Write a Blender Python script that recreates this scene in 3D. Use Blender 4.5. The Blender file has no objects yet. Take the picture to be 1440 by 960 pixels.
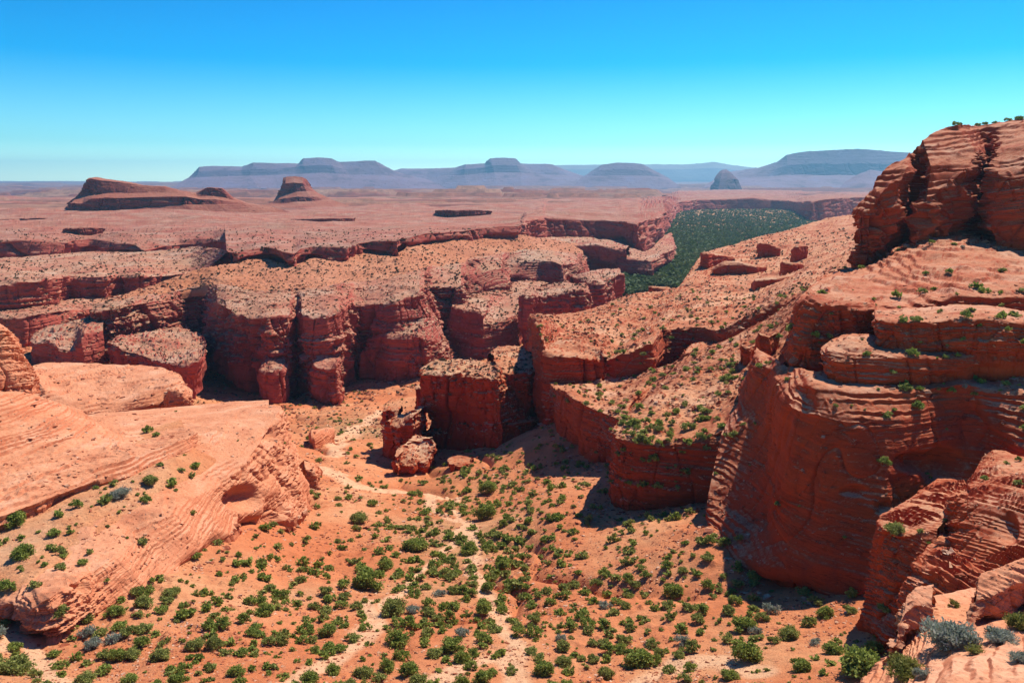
import bpy, math, random
import numpy as np
from mathutils import Vector
from mathutils.bvhtree import BVHTree
SC = bpy.context.scene
COL = SC.collection
R = math.radians
random.seed(7); RNG = np.random.default_rng(7)
FAST = False

# ------------------------------------------------------------------ camera
PITCH = R(11.5); FPX = 1130.0
cam = bpy.data.cameras.new('camera'); camo = bpy.data.objects.new('camera', cam); COL.objects.link(camo)
cam.sensor_width = 36; cam.lens = 36*FPX/1440; cam.clip_start = 0.5; cam.clip_end = 90000
camo.rotation_euler = (R(90)-PITCH, 0, 0); SC.camera = camo
SC.render.resolution_x = 1024; SC.render.resolution_y = 682

# ------------------------------------------------------------------ light
SUN_EL, SUN_AZ = R(49), R(38)      # azimuth: clockwise from +Y (view direction)
w = bpy.data.worlds.new('World'); SC.world = w; w.use_nodes = True
nt = w.node_tree; nt.nodes.clear()
sky = nt.nodes.new('ShaderNodeTexSky'); sky.sky_type = 'NISHITA'; sky.sun_disc = False
sky.sun_elevation = SUN_EL; sky.sun_rotation = SUN_AZ; sky.altitude = 1400; sky.air_density = 1.0; sky.dust_density = 0.3; sky.ozone_density = 2.0
hs = nt.nodes.new('ShaderNodeHueSaturation'); hs.inputs['Saturation'].default_value = 1.0; hs.inputs['Value'].default_value = 1.0; hs.inputs['Hue'].default_value = 0.5
bg = nt.nodes.new('ShaderNodeBackground'); bg.inputs['Strength'].default_value = 0.085
wo = nt.nodes.new('ShaderNodeOutputWorld')
tc_ = nt.nodes.new('ShaderNodeTexCoord'); sx_ = nt.nodes.new('ShaderNodeSeparateXYZ'); nt.links.new(tc_.outputs['Generated'], sx_.inputs[0])
rp_ = nt.nodes.new('ShaderNodeValToRGB'); nt.links.new(sx_.outputs[2], rp_.inputs[0])
for i_, (p_, c_) in enumerate([(0.0, (.42, .84, 1.0)), (.06, (.33, .80, 1.05)), (.17, (.08, .62, .98)), (.34, (.0, .50, .95))]):
    if i_ > 1: rp_.color_ramp.elements.new(.5)
for e_, (p_, c_) in zip(rp_.color_ramp.elements, [(0.0, (1.7, 2.4, 2.1)), (.04, (.62, 1.36, 1.42)), (.13, (.0, .86, 1.36)), (.36, (.0, .49, 1.20))]): e_.position = p_; e_.color = (*c_, 1)
mm_ = nt.nodes.new('ShaderNodeMix'); mm_.data_type = 'RGBA'; mm_.blend_type = 'MULTIPLY'; mm_.inputs[0].default_value = 1
nt.links.new(sky.outputs[0], mm_.inputs[6]); nt.links.new(rp_.outputs[0], mm_.inputs[7])
nt.links.new(mm_.outputs[2], hs.inputs['Color']); nt.links.new(hs.outputs[0], bg.inputs[0]); nt.links.new(bg.outputs[0], wo.inputs[0])
sl = bpy.data.lights.new('sun', 'SUN'); sl.energy = 5.0; sl.angle = R(0.5); sl.color = (1.0, 0.95, 0.86)
so = bpy.data.objects.new('sun', sl); COL.objects.link(so)
sd = Vector((math.sin(SUN_AZ)*math.cos(SUN_EL), math.cos(SUN_AZ)*math.cos(SUN_EL), math.sin(SUN_EL)))
so.rotation_euler = (-sd).to_track_quat('-Z', 'Y').to_euler()
SC.view_settings.view_transform = 'Standard'; SC.view_settings.look = 'None'; SC.view_settings.gamma = 1
SC.view_settings.exposure = 0.38
SC.cycles.max_bounces = 6; SC.cycles.volume_bounces = 0; SC.cycles.diffuse_bounces = 2; SC.cycles.transparent_max_bounces = 4
SC.cycles.use_denoising = True
HAZE_DENSITY = 5.4e-5; HAZE_COLOR = (0.34, 0.72, 1.0)

# ------------------------------------------------------------------ image ray <-> world
CP, SP = math.cos(PITCH), math.sin(PITCH)
def T(v):
    yy = (480-np.asarray(v, float))/FPX
    return (-SP+yy*CP)/(CP+yy*SP)
def S_(u, v):
    yy = (480-np.asarray(v, float))/FPX
    return ((np.asarray(u, float)-720)/FPX)/(CP+yy*SP)
def P(u, v, Y):
    return np.array([float(S_(u, v))*Y, Y, float(T(v))*Y])
def proj(p):
    p = np.asarray(p, float)
    d = p[..., 1]*CP-p[..., 2]*SP; yy = (p[..., 1]*SP+p[..., 2]*CP)
    d = np.maximum(d, 1.0)
    return np.stack([720+FPX*p[..., 0]/d, 480-FPX*yy/d], -1)

# ------------------------------------------------------------------ noise
def _h(ix, iy, iz, seed):
    n = (ix*np.uint32(374761393)) ^ (iy*np.uint32(668265263)) ^ (iz*np.uint32(2147483647)+np.uint32(seed*977+13)*np.uint32(2246822519))
    n = (n ^ (n >> np.uint32(13)))*np.uint32(1274126177)
    n = (n ^ (n >> np.uint32(16)))*np.uint32(2246822519)
    n ^= n >> np.uint32(15)
    return (n & np.uint32(0xFFFFFF)).astype(np.float32)*np.float32(2/16777215.0)-np.float32(1)
def noise(x, y, z, seed=0):
    x = np.asarray(x, np.float32); y = np.asarray(y, np.float32); z = np.asarray(z, np.float32)
    x, y, z = np.broadcast_arrays(x, y, z)
    fx, fy, fz = np.floor(x), np.floor(y), np.floor(z)
    ix, iy, iz = [f.astype(np.int64).astype(np.uint32) for f in (fx, fy, fz)]
    x, y, z = x-fx, y-fy, z-fz
    x, y, z = [t*t*(3-2*t) for t in (x, y, z)]
    o = np.uint32(1)
    def l(a, b, t): return a+(b-a)*t
    return l(l(l(_h(ix, iy, iz, seed), _h(ix+o, iy, iz, seed), x), l(_h(ix, iy+o, iz, seed), _h(ix+o, iy+o, iz, seed), x), y),
             l(l(_h(ix, iy, iz+o, seed), _h(ix+o, iy, iz+o, seed), x), l(_h(ix, iy+o, iz+o, seed), _h(ix+o, iy+o, iz+o, seed), x), y), z)
def fbm(x, y, z, oct=4, seed=0, rough=.5):
    a, s, t = 1.0, 0, 0
    for i in range(oct):
        s = s+a*noise(x*2**i+i*7.3, y*2**i+i*3.1, z*2**i, seed+i); t += a; a *= rough
    return s/t
def sm(x, a, b):
    t = np.clip((x-a)/(b-a), 0, 1); return t*t*(3-2*t)
def blur(a, sig, axis):
    if sig < .3: return a
    k = int(max(1, round(sig*2.5))); w_ = np.exp(-.5*(np.arange(-k, k+1)/sig)**2); w_ /= w_.sum()
    pad = [(0, 0)]*a.ndim; pad[axis] = (k, k); b = np.pad(a, pad, mode='reflect' if a.shape[axis] > k else 'edge', reflect_type='odd') if a.shape[axis] > k else np.pad(a, pad, mode='edge')
    out = 0; n = a.shape[axis]
    for i, wt in enumerate(w_):
        sl_ = [slice(None)]*a.ndim; sl_[axis] = slice(i, i+n); out = out+wt*b[tuple(sl_)]
    return out

# ------------------------------------------------------------------ materials
def nodes(name):
    m = bpy.data.materials.new(name); m.use_nodes = True; t = m.node_tree; t.nodes.clear(); return m, t
def N(t, typ, **kw):
    n = t.nodes.new('ShaderNode'+typ)
    for k, v in kw.items():
        if k in ('op',): n.operation = v
        elif k == 'blend': n.data_type = 'RGBA'; n.blend_type = v
        else: n.inputs[k.replace('_', ' ')].default_value = v
    return n
def ramp(t, src, stops):
    r = t.nodes.new('ShaderNodeValToRGB'); e = r.color_ramp.elements
    while len(e) < len(stops): e.new(.5)
    for i, (p_, c) in enumerate(stops): e[i].position = p_; e[i].color = (*c, 1) if len(c) == 3 else c
    t.links.new(src, r.inputs[0]); return r.outputs[0]
def mix(t, fac, a, b, blend='MIX'):
    m = t.nodes.new('ShaderNodeMix'); m.data_type = 'RGBA'; m.blend_type = blend; m.clamp_factor = True
    for i, s in ((0, fac), (6, a), (7, b)):
        if isinstance(s, (int, float)): m.inputs[i].default_value = s
        elif isinstance(s, tuple): m.inputs[i].default_value = (*s, 1)
        else: t.links.new(s, m.inputs[i])
    return m.outputs[2]
def math_(t, op, a, b=None, c=None):
    m = t.nodes.new('ShaderNodeMath'); m.operation = op
    for i, s in enumerate((a, b, c)):
        if s is None: continue
        if isinstance(s, (int, float)): m.inputs[i].default_value = s
        else: t.links.new(s, m.inputs[i])
    return m.outputs[0]
def maprange(t, src, a, b, c=0, d=1):
    m = t.nodes.new('ShaderNodeMapRange'); t.links.new(src, m.inputs[0])
    for i, v in enumerate((a, b, c, d)): m.inputs[i+1].default_value = v
    return m.outputs[0]
def rock(name, L, wall=((.20, .045, .018), (.36, .095, .035), (.46, .15, .06)), top=((.47, .21, .11), (.60, .33, .19)), varnish=.5, dip=(0, 0), bump=.5, speck=None):
    """layered sandstone. L: layer thickness in metres. Flat faces carry sand."""
    m, t = nodes(name); g = t.nodes.new('ShaderNodeNewGeometry')
    sep = t.nodes.new('ShaderNodeSeparateXYZ'); t.links.new(g.outputs['Position'], sep.inputs[0])
    zz = math_(t, 'ADD', sep.outputs[2], math_(t, 'ADD', math_(t, 'MULTIPLY', sep.outputs[0], dip[0]), math_(t, 'MULTIPLY', sep.outputs[1], dip[1])))
    warp = N(t, 'TexNoise', Scale=.12/L, Detail=3.0); t.links.new(g.outputs['Position'], warp.inputs['Vector'])
    zz = math_(t, 'ADD', zz, math_(t, 'MULTIPLY', warp.outputs[0], 3.0*L))
    cb = t.nodes.new('ShaderNodeCombineXYZ')
    t.links.new(math_(t, 'MULTIPLY', sep.outputs[0], .06/L), cb.inputs[0]); t.links.new(math_(t, 'MULTIPLY', sep.outputs[1], .06/L), cb.inputs[1]); t.links.new(math_(t, 'MULTIPLY', zz, .55/L), cb.inputs[2])
    st = N(t, 'TexNoise', Scale=1.0, Detail=7.0, Roughness=.62); t.links.new(cb.outputs[0], st.inputs['Vector'])
    big = N(t, 'TexNoise', Scale=.05/L, Detail=4.0, Roughness=.6); t.links.new(g.outputs['Position'], big.inputs['Vector'])
    fine = N(t, 'TexNoise', Scale=2.2/L, Detail=6.0, Roughness=.7); t.links.new(g.outputs['Position'], fine.inputs['Vector'])
    wc = ramp(t, st.outputs[0], [(.28, wall[0]), (.45, wall[1]), (.58, wall[1]), (.74, wall[2])])
    # vertical desert varnish streaks
    cv = t.nodes.new('ShaderNodeCombineXYZ')
    t.links.new(math_(t, 'MULTIPLY', sep.outputs[0], .5/L), cv.inputs[0]); t.links.new(math_(t, 'MULTIPLY', sep.outputs[1], .5/L), cv.inputs[1]); t.links.new(math_(t, 'MULTIPLY', sep.outputs[2], .045/L), cv.inputs[2])
    vs = N(t, 'TexNoise', Scale=1.0, Detail=4.0, Roughness=.6); t.links.new(cv.outputs[0], vs.inputs['Vector'])
    vf = math_(t, 'MULTIPLY', maprange(t, vs.outputs[0], .52, .68), maprange(t, big.outputs[0], .42, .6, 0, varnish))
    wc = mix(t, vf, wc, (.09, .025, .018))
    bf = maprange(t, big.outputs[0], .35, .65)
    wc = mix(t, .35, wc, mix(t, bf, wall[1], wall[2]), 'MIX')
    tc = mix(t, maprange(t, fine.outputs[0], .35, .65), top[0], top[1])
    tc = mix(t, math_(t, 'MULTIPLY', bf, .5), tc, wall[2])
    pat = N(t, 'TexNoise', Scale=.11/L, Detail=5.0, Roughness=.65); t.links.new(g.outputs['Position'], pat.inputs['Vector'])
    tc = mix(t, maprange(t, pat.outputs[0], .5, .66, 0, .6), tc, tuple(min(.8, c*k_) for c, k_ in zip(top[1], (1.12, 1.32, 1.55))))
    tc = mix(t, maprange(t, pat.outputs[0], .46, .34, 0, .6), tc, tuple(c*.8 for c in wall[1]))
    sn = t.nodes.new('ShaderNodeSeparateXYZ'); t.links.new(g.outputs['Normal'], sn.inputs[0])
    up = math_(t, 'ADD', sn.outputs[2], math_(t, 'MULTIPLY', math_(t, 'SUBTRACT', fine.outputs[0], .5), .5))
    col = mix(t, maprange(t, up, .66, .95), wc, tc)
    if speck:
        vo = t.nodes.new('ShaderNodeTexVoronoi'); vo.inputs['Scale'].default_value = speck[0]; t.links.new(g.outputs['Position'], vo.inputs['Vector'])
        sf = math_(t, 'MULTIPLY', maprange(t, vo.outputs['Distance'], .16, .30, 1, 0), maprange(t, up, .55, .8))
        rr = t.nodes.new('ShaderNodeSeparateColor'); t.links.new(vo.outputs['Color'], rr.inputs[0])
        sf = math_(t, 'MULTIPLY', sf, maprange(t, rr.outputs[0], 1-speck[1], 1-speck[1]+.05))
        col = mix(t, sf, col, speck[2])
    ln_ = math_(t, 'MULTIPLY', maprange(t, math_(t, 'ABSOLUTE', math_(t, 'SUBTRACT', st.outputs[0], .475)), 0, .011, 1, 0), maprange(t, big.outputs[0], .38, .55, 0, .8))
    col = mix(t, math_(t, 'MULTIPLY', ln_, maprange(t, up, .97, .80, 0, 1)), col, tuple(c*.12 for c in wall[0]))
    gr = N(t, 'TexNoise', Scale=5.0/L, Detail=5.0, Roughness=.75); t.links.new(g.outputs['Position'], gr.inputs['Vector'])
    col = mix(t, maprange(t, gr.outputs[0], .53, .72, 0, .55), col, tuple(c*.3 for c in wall[0]))
    b1 = N(t, 'Bump', Strength=bump, Distance=L*.35); t.links.new(st.outputs[0], b1.inputs['Height'])
    b2 = N(t, 'Bump', Strength=bump, Distance=L*.12); t.links.new(fine.outputs[0], b2.inputs['Height']); t.links.new(b1.outputs[0], b2.inputs['Normal'])
    bs = N(t, 'BsdfPrincipled', Roughness=.95); bs.inputs['Specular IOR Level'].default_value = .15
    t.links.new(col, bs.inputs['Base Color']); t.links.new(b2.outputs[0], bs.inputs['Normal'])
    o = t.nodes.new('ShaderNodeOutputMaterial'); t.links.new(bs.outputs[0], o.inputs[0])
    return m
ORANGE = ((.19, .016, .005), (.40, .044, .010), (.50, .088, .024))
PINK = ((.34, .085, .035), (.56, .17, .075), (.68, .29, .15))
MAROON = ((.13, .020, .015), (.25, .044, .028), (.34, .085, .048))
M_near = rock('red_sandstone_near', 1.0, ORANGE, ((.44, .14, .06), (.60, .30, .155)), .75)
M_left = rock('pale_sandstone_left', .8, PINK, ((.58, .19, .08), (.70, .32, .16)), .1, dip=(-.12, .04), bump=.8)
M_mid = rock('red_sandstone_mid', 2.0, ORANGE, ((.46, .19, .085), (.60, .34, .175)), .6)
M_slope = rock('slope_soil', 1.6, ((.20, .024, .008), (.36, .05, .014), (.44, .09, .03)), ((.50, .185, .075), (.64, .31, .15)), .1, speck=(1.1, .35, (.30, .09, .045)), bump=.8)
MAR2 = tuple(tuple(c*1.45 for c in q) for q in MAROON)
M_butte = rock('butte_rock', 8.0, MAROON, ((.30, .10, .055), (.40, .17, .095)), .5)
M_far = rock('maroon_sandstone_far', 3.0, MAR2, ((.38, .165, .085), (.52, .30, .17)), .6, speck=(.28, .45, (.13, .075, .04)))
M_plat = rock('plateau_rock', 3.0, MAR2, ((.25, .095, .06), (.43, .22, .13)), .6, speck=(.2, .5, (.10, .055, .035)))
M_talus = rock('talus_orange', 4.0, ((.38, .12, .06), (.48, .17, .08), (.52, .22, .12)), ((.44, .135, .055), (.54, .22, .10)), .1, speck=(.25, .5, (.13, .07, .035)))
M_vfar = rock('mesa_rock', 25.0, ((.04, .02, .03), (.08, .035, .045), (.16, .07, .075)), ((.30, .16, .18), (.20, .12, .15)), .5)
M_ridge = rock('ridge_rock', 60.0, ((.2, .12, .08), (.25, .15, .1), (.3, .2, .13)), ((.25, .18, .1), (.3, .22, .13)), .1)

def plain_mat():
    m, t = nodes('plain_soil'); g = t.nodes.new('ShaderNodeNewGeometry')
    mp = t.nodes.new('ShaderNodeMapping'); mp.inputs['Scale'].default_value = (.0007, .0024, 0); t.links.new(g.outputs['Position'], mp.inputs[0])
    a = N(t, 'TexNoise', Scale=1.0, Detail=8.0, Roughness=.6); t.links.new(mp.outputs[0], a.inputs['Vector'])
    mp2 = t.nodes.new('ShaderNodeMapping'); mp2.inputs['Scale'].default_value = (.02, .02, .02); t.links.new(g.outputs['Position'], mp2.inputs[0])
    b = N(t, 'TexNoise', Scale=1.0, Detail=8.0, Roughness=.75); t.links.new(mp2.outputs[0], b.inputs['Vector'])
    c = ramp(t, a.outputs[0], [(.32, (.15, .045, .032)), (.42, (.24, .075, .048)), (.52, (.31, .13, .08)), (.66, (.40, .23, .14))])
    c = mix(t, maprange(t, b.outputs[0], .45, .66, 0, .8), c, (.12, .06, .045))
    # low desert scrub: fine dark dots
    vo = t.nodes.new('ShaderNodeTexVoronoi'); vo.inputs['Scale'].default_value = .16; t.links.new(g.outputs['Position'], vo.inputs['Vector'])
    c = mix(t, maprange(t, vo.outputs['Distance'], .2, .36, .7, 0), c, (.13, .08, .045))
    bu = N(t, 'Bump', Strength=.6, Distance=3.0); t.links.new(b.outputs[0], bu.inputs['Height'])
    bs = N(t, 'BsdfPrincipled', Roughness=.95); bs.inputs['Specular IOR Level'].default_value = .1
    t.links.new(c, bs.inputs['Base Color']); t.links.new(bu.outputs[0], bs.inputs['Normal'])
    o = t.nodes.new('ShaderNodeOutputMaterial'); t.links.new(bs.outputs[0], o.inputs[0]); return m
M_plain = plain_mat()

def ground_mat():
    m, t = nodes('canyon_soil'); g = t.nodes.new('ShaderNodeNewGeometry')
    def tex(sc, det, ro=.6):
        n = N(t, 'TexNoise', Scale=sc, Detail=det, Roughness=ro); t.links.new(g.outputs['Position'], n.inputs['Vector']); return n.outputs[0]
    a, b, c_ = tex(.035, 6.0), tex(.5, 8.0, .7), tex(4.0, 5.0, .7)
    col = ramp(t, a, [(.32, (.56, .155, .055)), (.47, (.62, .21, .085)), (.6, (.66, .29, .13)), (.72, (.70, .37, .19))])
    col = mix(t, maprange(t, b, .42, .7, 0, .55), col, (.50, .15, .06))
    col = mix(t, maprange(t, c_, .52, .75, 0, .5), col, (.34, .12, .06))
    at = t.nodes.new('ShaderNodeAttribute'); at.attribute_name = 'wash'
    wf = math_(t, 'MULTIPLY', at.outputs['Fac'], maprange(t, b, .3, .55, .45, .95))
    col = mix(t, wf, col, (.74, .42, .23))
    ag = t.nodes.new('ShaderNodeAttribute'); ag.attribute_name = 'scrub'
    vo = t.nodes.new('ShaderNodeTexVoronoi'); vo.inputs['Scale'].default_value = .9; t.links.new(g.outputs['Position'], vo.inputs['Vector'])
    col = mix(t, math_(t, 'MULTIPLY', ag.outputs['Fac'], maprange(t, b, .35, .62)), col, (.17, .17, .075))
    sf = maprange(t, vo.outputs['Distance'], .12, .25, .6, 0)
    col = mix(t, sf, col, (.33, .12, .06))
    b1 = N(t, 'Bump', Strength=.8, Distance=.5); t.links.new(b, b1.inputs['Height'])
    b2 = N(t, 'Bump', Strength=.7, Distance=.1); t.links.new(c_, b2.inputs['Height']); t.links.new(b1.outputs[0], b2.inputs['Normal'])
    bs = N(t, 'BsdfPrincipled', Roughness=.97); bs.inputs['Specular IOR Level'].default_value = .1
    t.links.new(col, bs.inputs['Base Color']); t.links.new(b2.outputs[0], bs.inputs['Normal'])
    o = t.nodes.new('ShaderNodeOutputMaterial'); t.links.new(bs.outputs[0], o.inputs[0]); return m
M_ground = ground_mat(); M_sand = M_ground

# ------------------------------------------------------------------ mesh helpers
def mesh_grid(name, V, mat, smooth=True, closed=False, attrs=None):
    r, c = V.shape[:2]
    idx = np.arange(r*c).reshape(r, c)
    if closed: idx = np.concatenate([idx, idx[:, :1]], 1)
    q = np.stack([idx[:-1, :-1], idx[:-1, 1:], idx[1:, 1:], idx[1:, :-1]], -1).reshape(-1, 4)
    return raw_mesh(name, V.reshape(-1, 3), q, mat, smooth, attrs)
def raw_mesh(name, V, F, mat, smooth=True, attrs=None, link=True, matidx=None):
    F = np.asarray(F); k = F.shape[1]
    me = bpy.data.meshes.new(name); me.vertices.add(len(V)); me.vertices.foreach_set('co', np.asarray(V, np.float32).ravel())
    me.loops.add(F.size); me.loops.foreach_set('vertex_index', F.astype(np.int32).ravel())
    me.polygons.add(len(F)); me.polygons.foreach_set('loop_start', np.arange(0, F.size, k, dtype=np.int32))
    me.polygons.foreach_set('use_smooth', np.full(len(F), smooth))
    for m in (mat if isinstance(mat, (list, tuple)) else [mat]): me.materials.append(m)
    if matidx is not None: me.polygons.foreach_set('material_index', matidx.astype(np.int32))
    if attrs:
        for k_, a in attrs.items():
            at = me.attributes.new(k_, 'FLOAT', 'POINT'); at.data.foreach_set('value', a.astype(np.float32).ravel())
    me.update(calc_edges=True); me.validate()
    o = bpy.data.objects.new(name, me)
    if link: COL.objects.link(o)
    return o
def tag(o, label=None, cat=None, group=None, kind=None):
    if label: o['label'] = label
    if cat: o['category'] = cat
    if group: o['group'] = group
    if kind: o['kind'] = kind
    return o

NETS = {}     # coarse shapes, for standing one thing on another
def grid_normals(V, closed=False):
    du = np.gradient(V, axis=1) if not closed else (np.roll(V, -1, 1)-np.roll(V, 1, 1))
    dv = np.gradient(V, axis=0)
    n = np.cross(du, dv); n /= np.linalg.norm(n, axis=-1, keepdims=True)+1e-9
    return n

def net(name, rows, mat, L=1.0, A=None, dip=(0, 0), sink=None, back=None, closed=False, cell=1.0, zs=0.0, seed=0, crack=1.0, rnd=2.0, topA=.3, dents=(), maxcols=2200, smooth=False, colblur=.10, big=1.0, lump=.5, under=.6, wmin=0, blk=.55, und=0, stepmin=.15, lay0=1.0, label=None, cat=None, kind=None, group=None):
    """rows of stations (foot, rim, then the surface behind). Each station (u, v, Y) is a sight line and its real distance Y in metres."""
    rows3 = []
    for r in rows:
        rows3.append(np.array([P(*q) for q in r]))
    C = np.stack(rows3)
    A = A if A is not None else L*.55
    h = abs(C[1, :, 2]-C[0, :, 2]).mean()
    sink = sink if sink is not None else max(2.0*L, .25*h)
    bottom = C[0].copy(); bottom[:, 2] -= sink
    rows_ = [bottom]+list(C)
    if closed:
        c0 = C[-1].mean(0, keepdims=True)
        for f in (.5, .02): rows_.append(c0+(C[-1]-c0)*f)
    elif back is not None:
        last = C[-1].copy(); last[:, 0] *= (last[:, 1]+back[0])/last[:, 1]; last[:, 1] += back[0]; last[:, 2] += back[1]; rows_.append(last)
    C = np.stack(rows_)
    NETS[name] = C
    if closed: C = np.concatenate([C, C[:, :1]], 1)
    nr, ns = C.shape[:2]
    SCL = 1024/1440/cell
    pr = proj(C)
    # columns
    seg = np.maximum(np.linalg.norm(np.diff(pr[2], axis=0), axis=1), np.linalg.norm(np.diff(pr[1], axis=0), axis=1)).clip(1, 500)
    s = np.concatenate([[0], np.cumsum(seg)]); n = int(min(maxcols, max(16, s[-1]*SCL)))
    u = np.linspace(0, s[-1], n+1)
    if closed: u = u[:-1]
    def ci(a): return np.interp(u, s, a)
    D = np.stack([np.stack([ci(C[r, :, k]) for k in range(3)], -1) for r in range(nr)])
    sig = colblur*n/ns
    if closed:
        k = int(sig*3)+1; D = np.concatenate([D[:, -k:], D, D[:, :k]], 1); D = blur(D, sig, 1)[:, k:-k]
    else: D = blur(D, sig, 1)
    # rows
    pd = proj(D); out = [D[0]]; tp = [-.3]; up_ = [0.]
    for r in range(nr-1):
        px = np.percentile(np.linalg.norm(pd[r+1]-pd[r], axis=-1), 80)*SCL
        m = int(np.clip(px*1.05, 3, 700))
        if r == 0: m = min(m, 6)
        for i in range(1, m+1): out.append(D[r]+(D[r+1]-D[r])*(i/m)); tp.append(i/m-1 if r == 0 else i/m if r == 1 else 1+r); up_.append(0. if r < 2 else i/m if r == 2 else 1.)
    V = np.stack(out)
    V = blur(V, rnd, 0)
    # horizontal wander + displacement
    nrm = grid_normals(V, closed)
    if nrm[-V.shape[0]//3:, :, 2].mean() < 0: nrm = -nrm
    x, y, z = V[..., 0], V[..., 1], V[..., 2]
    if und:
        un = und*L*fbm(x/(55*L), y/(28*L), 0*z, 4, seed+70)*sm(np.array(up_)[:, None], .05, .8); V[..., 2] += un; z = V[..., 2]
    zz = z+dip[0]*x+dip[1]*y
    wall = 1-sm(np.abs(nrm[..., 2]), .35, .8)
    tp = np.array(tp)[:, None]; wall = np.maximum(wall, wmin*(1-sm(nrm[..., 2], .88, .99)))
    wx = fbm(x/(9*L), y/(9*L), z/(14*L), 3, seed+11)
    zw = zz+1.3*L*fbm(x/(22*L), y/(22*L), z/(30*L), 3, seed+12)+.25*L*wx
    lay = 0
    for i, (f, a) in enumerate(((.38, .34*lay0), (1.0, .30), (2.4, .24), (6.0, .16))):
        lay = lay+a*np.tanh(3.2*noise(x/(18*L)*f**.6, y/(18*L)*f**.6, zw/L*f+i*9, seed+20+i))
    lay = lay*(.35+.65*sm(noise(x/(13*L), y/(13*L), z/(5*L), seed+17), -.45, .35))
    bigd = fbm(x/(7*L), y/(7*L), z/(16*L), 3, seed+3)
    rid = 1-np.abs(noise(x/(4.2*L), y/(4.2*L), z/(40*L), seed+5)); rid = np.power(rid.clip(0, 1), 14)
    rid2 = 1-np.abs(noise(x/(1.9*L), y/(1.9*L), z/(15*L), seed+6)); rid2 = np.power(rid2.clip(0, 1), 12)
    fn = fbm(x/(.9*L), y/(.9*L), z/(.5*L), 3, seed+8)
    cov = sm(noise(x/(22*L), y/(22*L), 0*z, seed+15), -.5, .1)
    d = A*wall*(lay+big*1.5*bigd-crack*1.7*rid*cov-.45*crack*rid2+.22*fn)
    if blk > 0:
        q1 = .8*noise(x/(5*L), y/(5*L), z/(5*L), seed+61); bm_ = sm(noise(x/(10*L), y/(10*L), z/(7*L), seed+62), -.5, .2)
        def cellh(a_, b_, sd): return _h(*[np.floor(t_).astype(np.int64).astype(np.uint32) for t_ in np.broadcast_arrays(x/(a_*L)+q1, y/(a_*L)+q1*.7+.37*x/(a_*L), zw/(b_*L)+.3*q1)], sd)
        d = d+A*blk*wall*bm_*(.55*cellh(2.6, 1.5, seed+63)+.35*cellh(1.2, .6, seed+64))
    d = d-under*A*2.2*np.exp(-(np.maximum(tp, 0)/.16)**2)*sm(noise(x/(9*L), y/(9*L), 0*z, seed+51), -.4, .3)*(tp < 1.5)
    for (du_, dv_, rad, depth) in dents:
        pv = proj(V); q = ((pv[..., 0]-du_)/rad[0])**2+((pv[..., 1]-dv_)/rad[1])**2
        d = d-depth*np.exp(-q*q)*(1 if True else wall)
    hn = nrm.copy(); hn[..., 2] *= .25
    V = V+hn*d[..., None]
    # bedding steps and lumps on the flatter parts
    flat = 1-wall
    st = zz+L*.55*fbm(x/(9*L), y/(9*L), 0*z, 3, seed+31)+L*.1*noise(x/L, y/L, 0*z, seed+32)
    hh = .8*L; k = st/hh+1.0*noise(st/(2.3*hh), x/(60*L), y/(60*L), seed+33)+.42*noise(st/(.9*hh), x/(14*L), y/(14*L), seed+34); fr = k-np.floor(k)
    msk = stepmin+(1-stepmin)*sm(noise(x/(7*L), y/(7*L), z/(6*L), seed+35), -.35, .35)
    step = (np.floor(k)+sm(fr, .0, .35)-k)*hh*msk
    V[..., 2] += flat*(topA*step*.9+lump*L*(.75*fbm(x/(7*L), y/(7*L), z*0, 4, seed+40)+.16*fbm(x/(.9*L), y/(.9*L), z*0, 3, seed+41)+.5*np.power(np.maximum(0, noise(x/(.7*L), y/(.7*L), z*0, seed+43)), 3)))
    o = mesh_grid(name, V.astype(np.float32), mat, smooth, closed)
    return tag(o, label, cat, group, kind)

def bvh_of(names):
    vs, fs, o = [], [], 0
    for nme in names:
        C = NETS[nme]; r, c = C.shape[:2]
        idx = np.arange(r*c).reshape(r, c)+o
        q = np.stack([idx[:-1, :-1], idx[:-1, 1:], idx[1:, 1:], idx[1:, :-1]], -1).reshape(-1, 4)
        q = np.concatenate([q[:, :3], q[:, [0, 2, 3]]])
        vs.append(C.reshape(-1, 3)); fs.append(q); o += r*c
    return BVHTree.FromPolygons(np.concatenate(vs).tolist(), np.concatenate(fs).tolist())
def castY(tree, u, v):
    d = P(u, v, 1.0); dv = Vector(d).normalized()
    h = tree.ray_cast(Vector((0, 0, 0)), dv)
    return h[0].y if h[0] is not None else None
def st(data, on=('ground',), bat=.10, default=None):
    """stations (u_rim, v_rim, u_foot, v_foot[, Y_foot]) -> foot row, rim row"""
    tree = bvh_of(on); foot, rim = [], []
    for q in data:
        ur, vr, uf, vf = q[:4]
        Y = q[4] if len(q) > 4 else castY(tree, uf, vf)
        if Y is None: Y = default; print('MISS', q)
        zf = T(vf)*Y; hgt = max(0, T(vr)*Y-zf)
        b = q[5] if len(q) > 5 else bat*hgt+.2
        foot.append((uf, vf, Y)); rim.append((ur, vr, Y+b))
    return foot, rim
def zrow(pts, z):
    return [(u, v, z/float(T(v))) for u, v in pts]
def shift(row, dY, dz, dx=0):
    """a row dY metres farther and dz metres higher, as (u, v, Y)"""
    out = []
    for q in row:
        p = P(*q); p = p+np.array([dx+p[0]*dY/p[1], dY, dz]); a = proj(p); out.append((a[0], a[1], p[1]))
    return out
def resamp(pts, n):
    a = np.array(pts, float); s = np.concatenate([[0], np.cumsum(np.linalg.norm(np.diff(a[:, :2], axis=0), axis=1))])
    t = np.linspace(0, s[-1], n); return [tuple(np.interp(x_, s, a[:, k]) for k in range(3)) for x_ in t]

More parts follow.
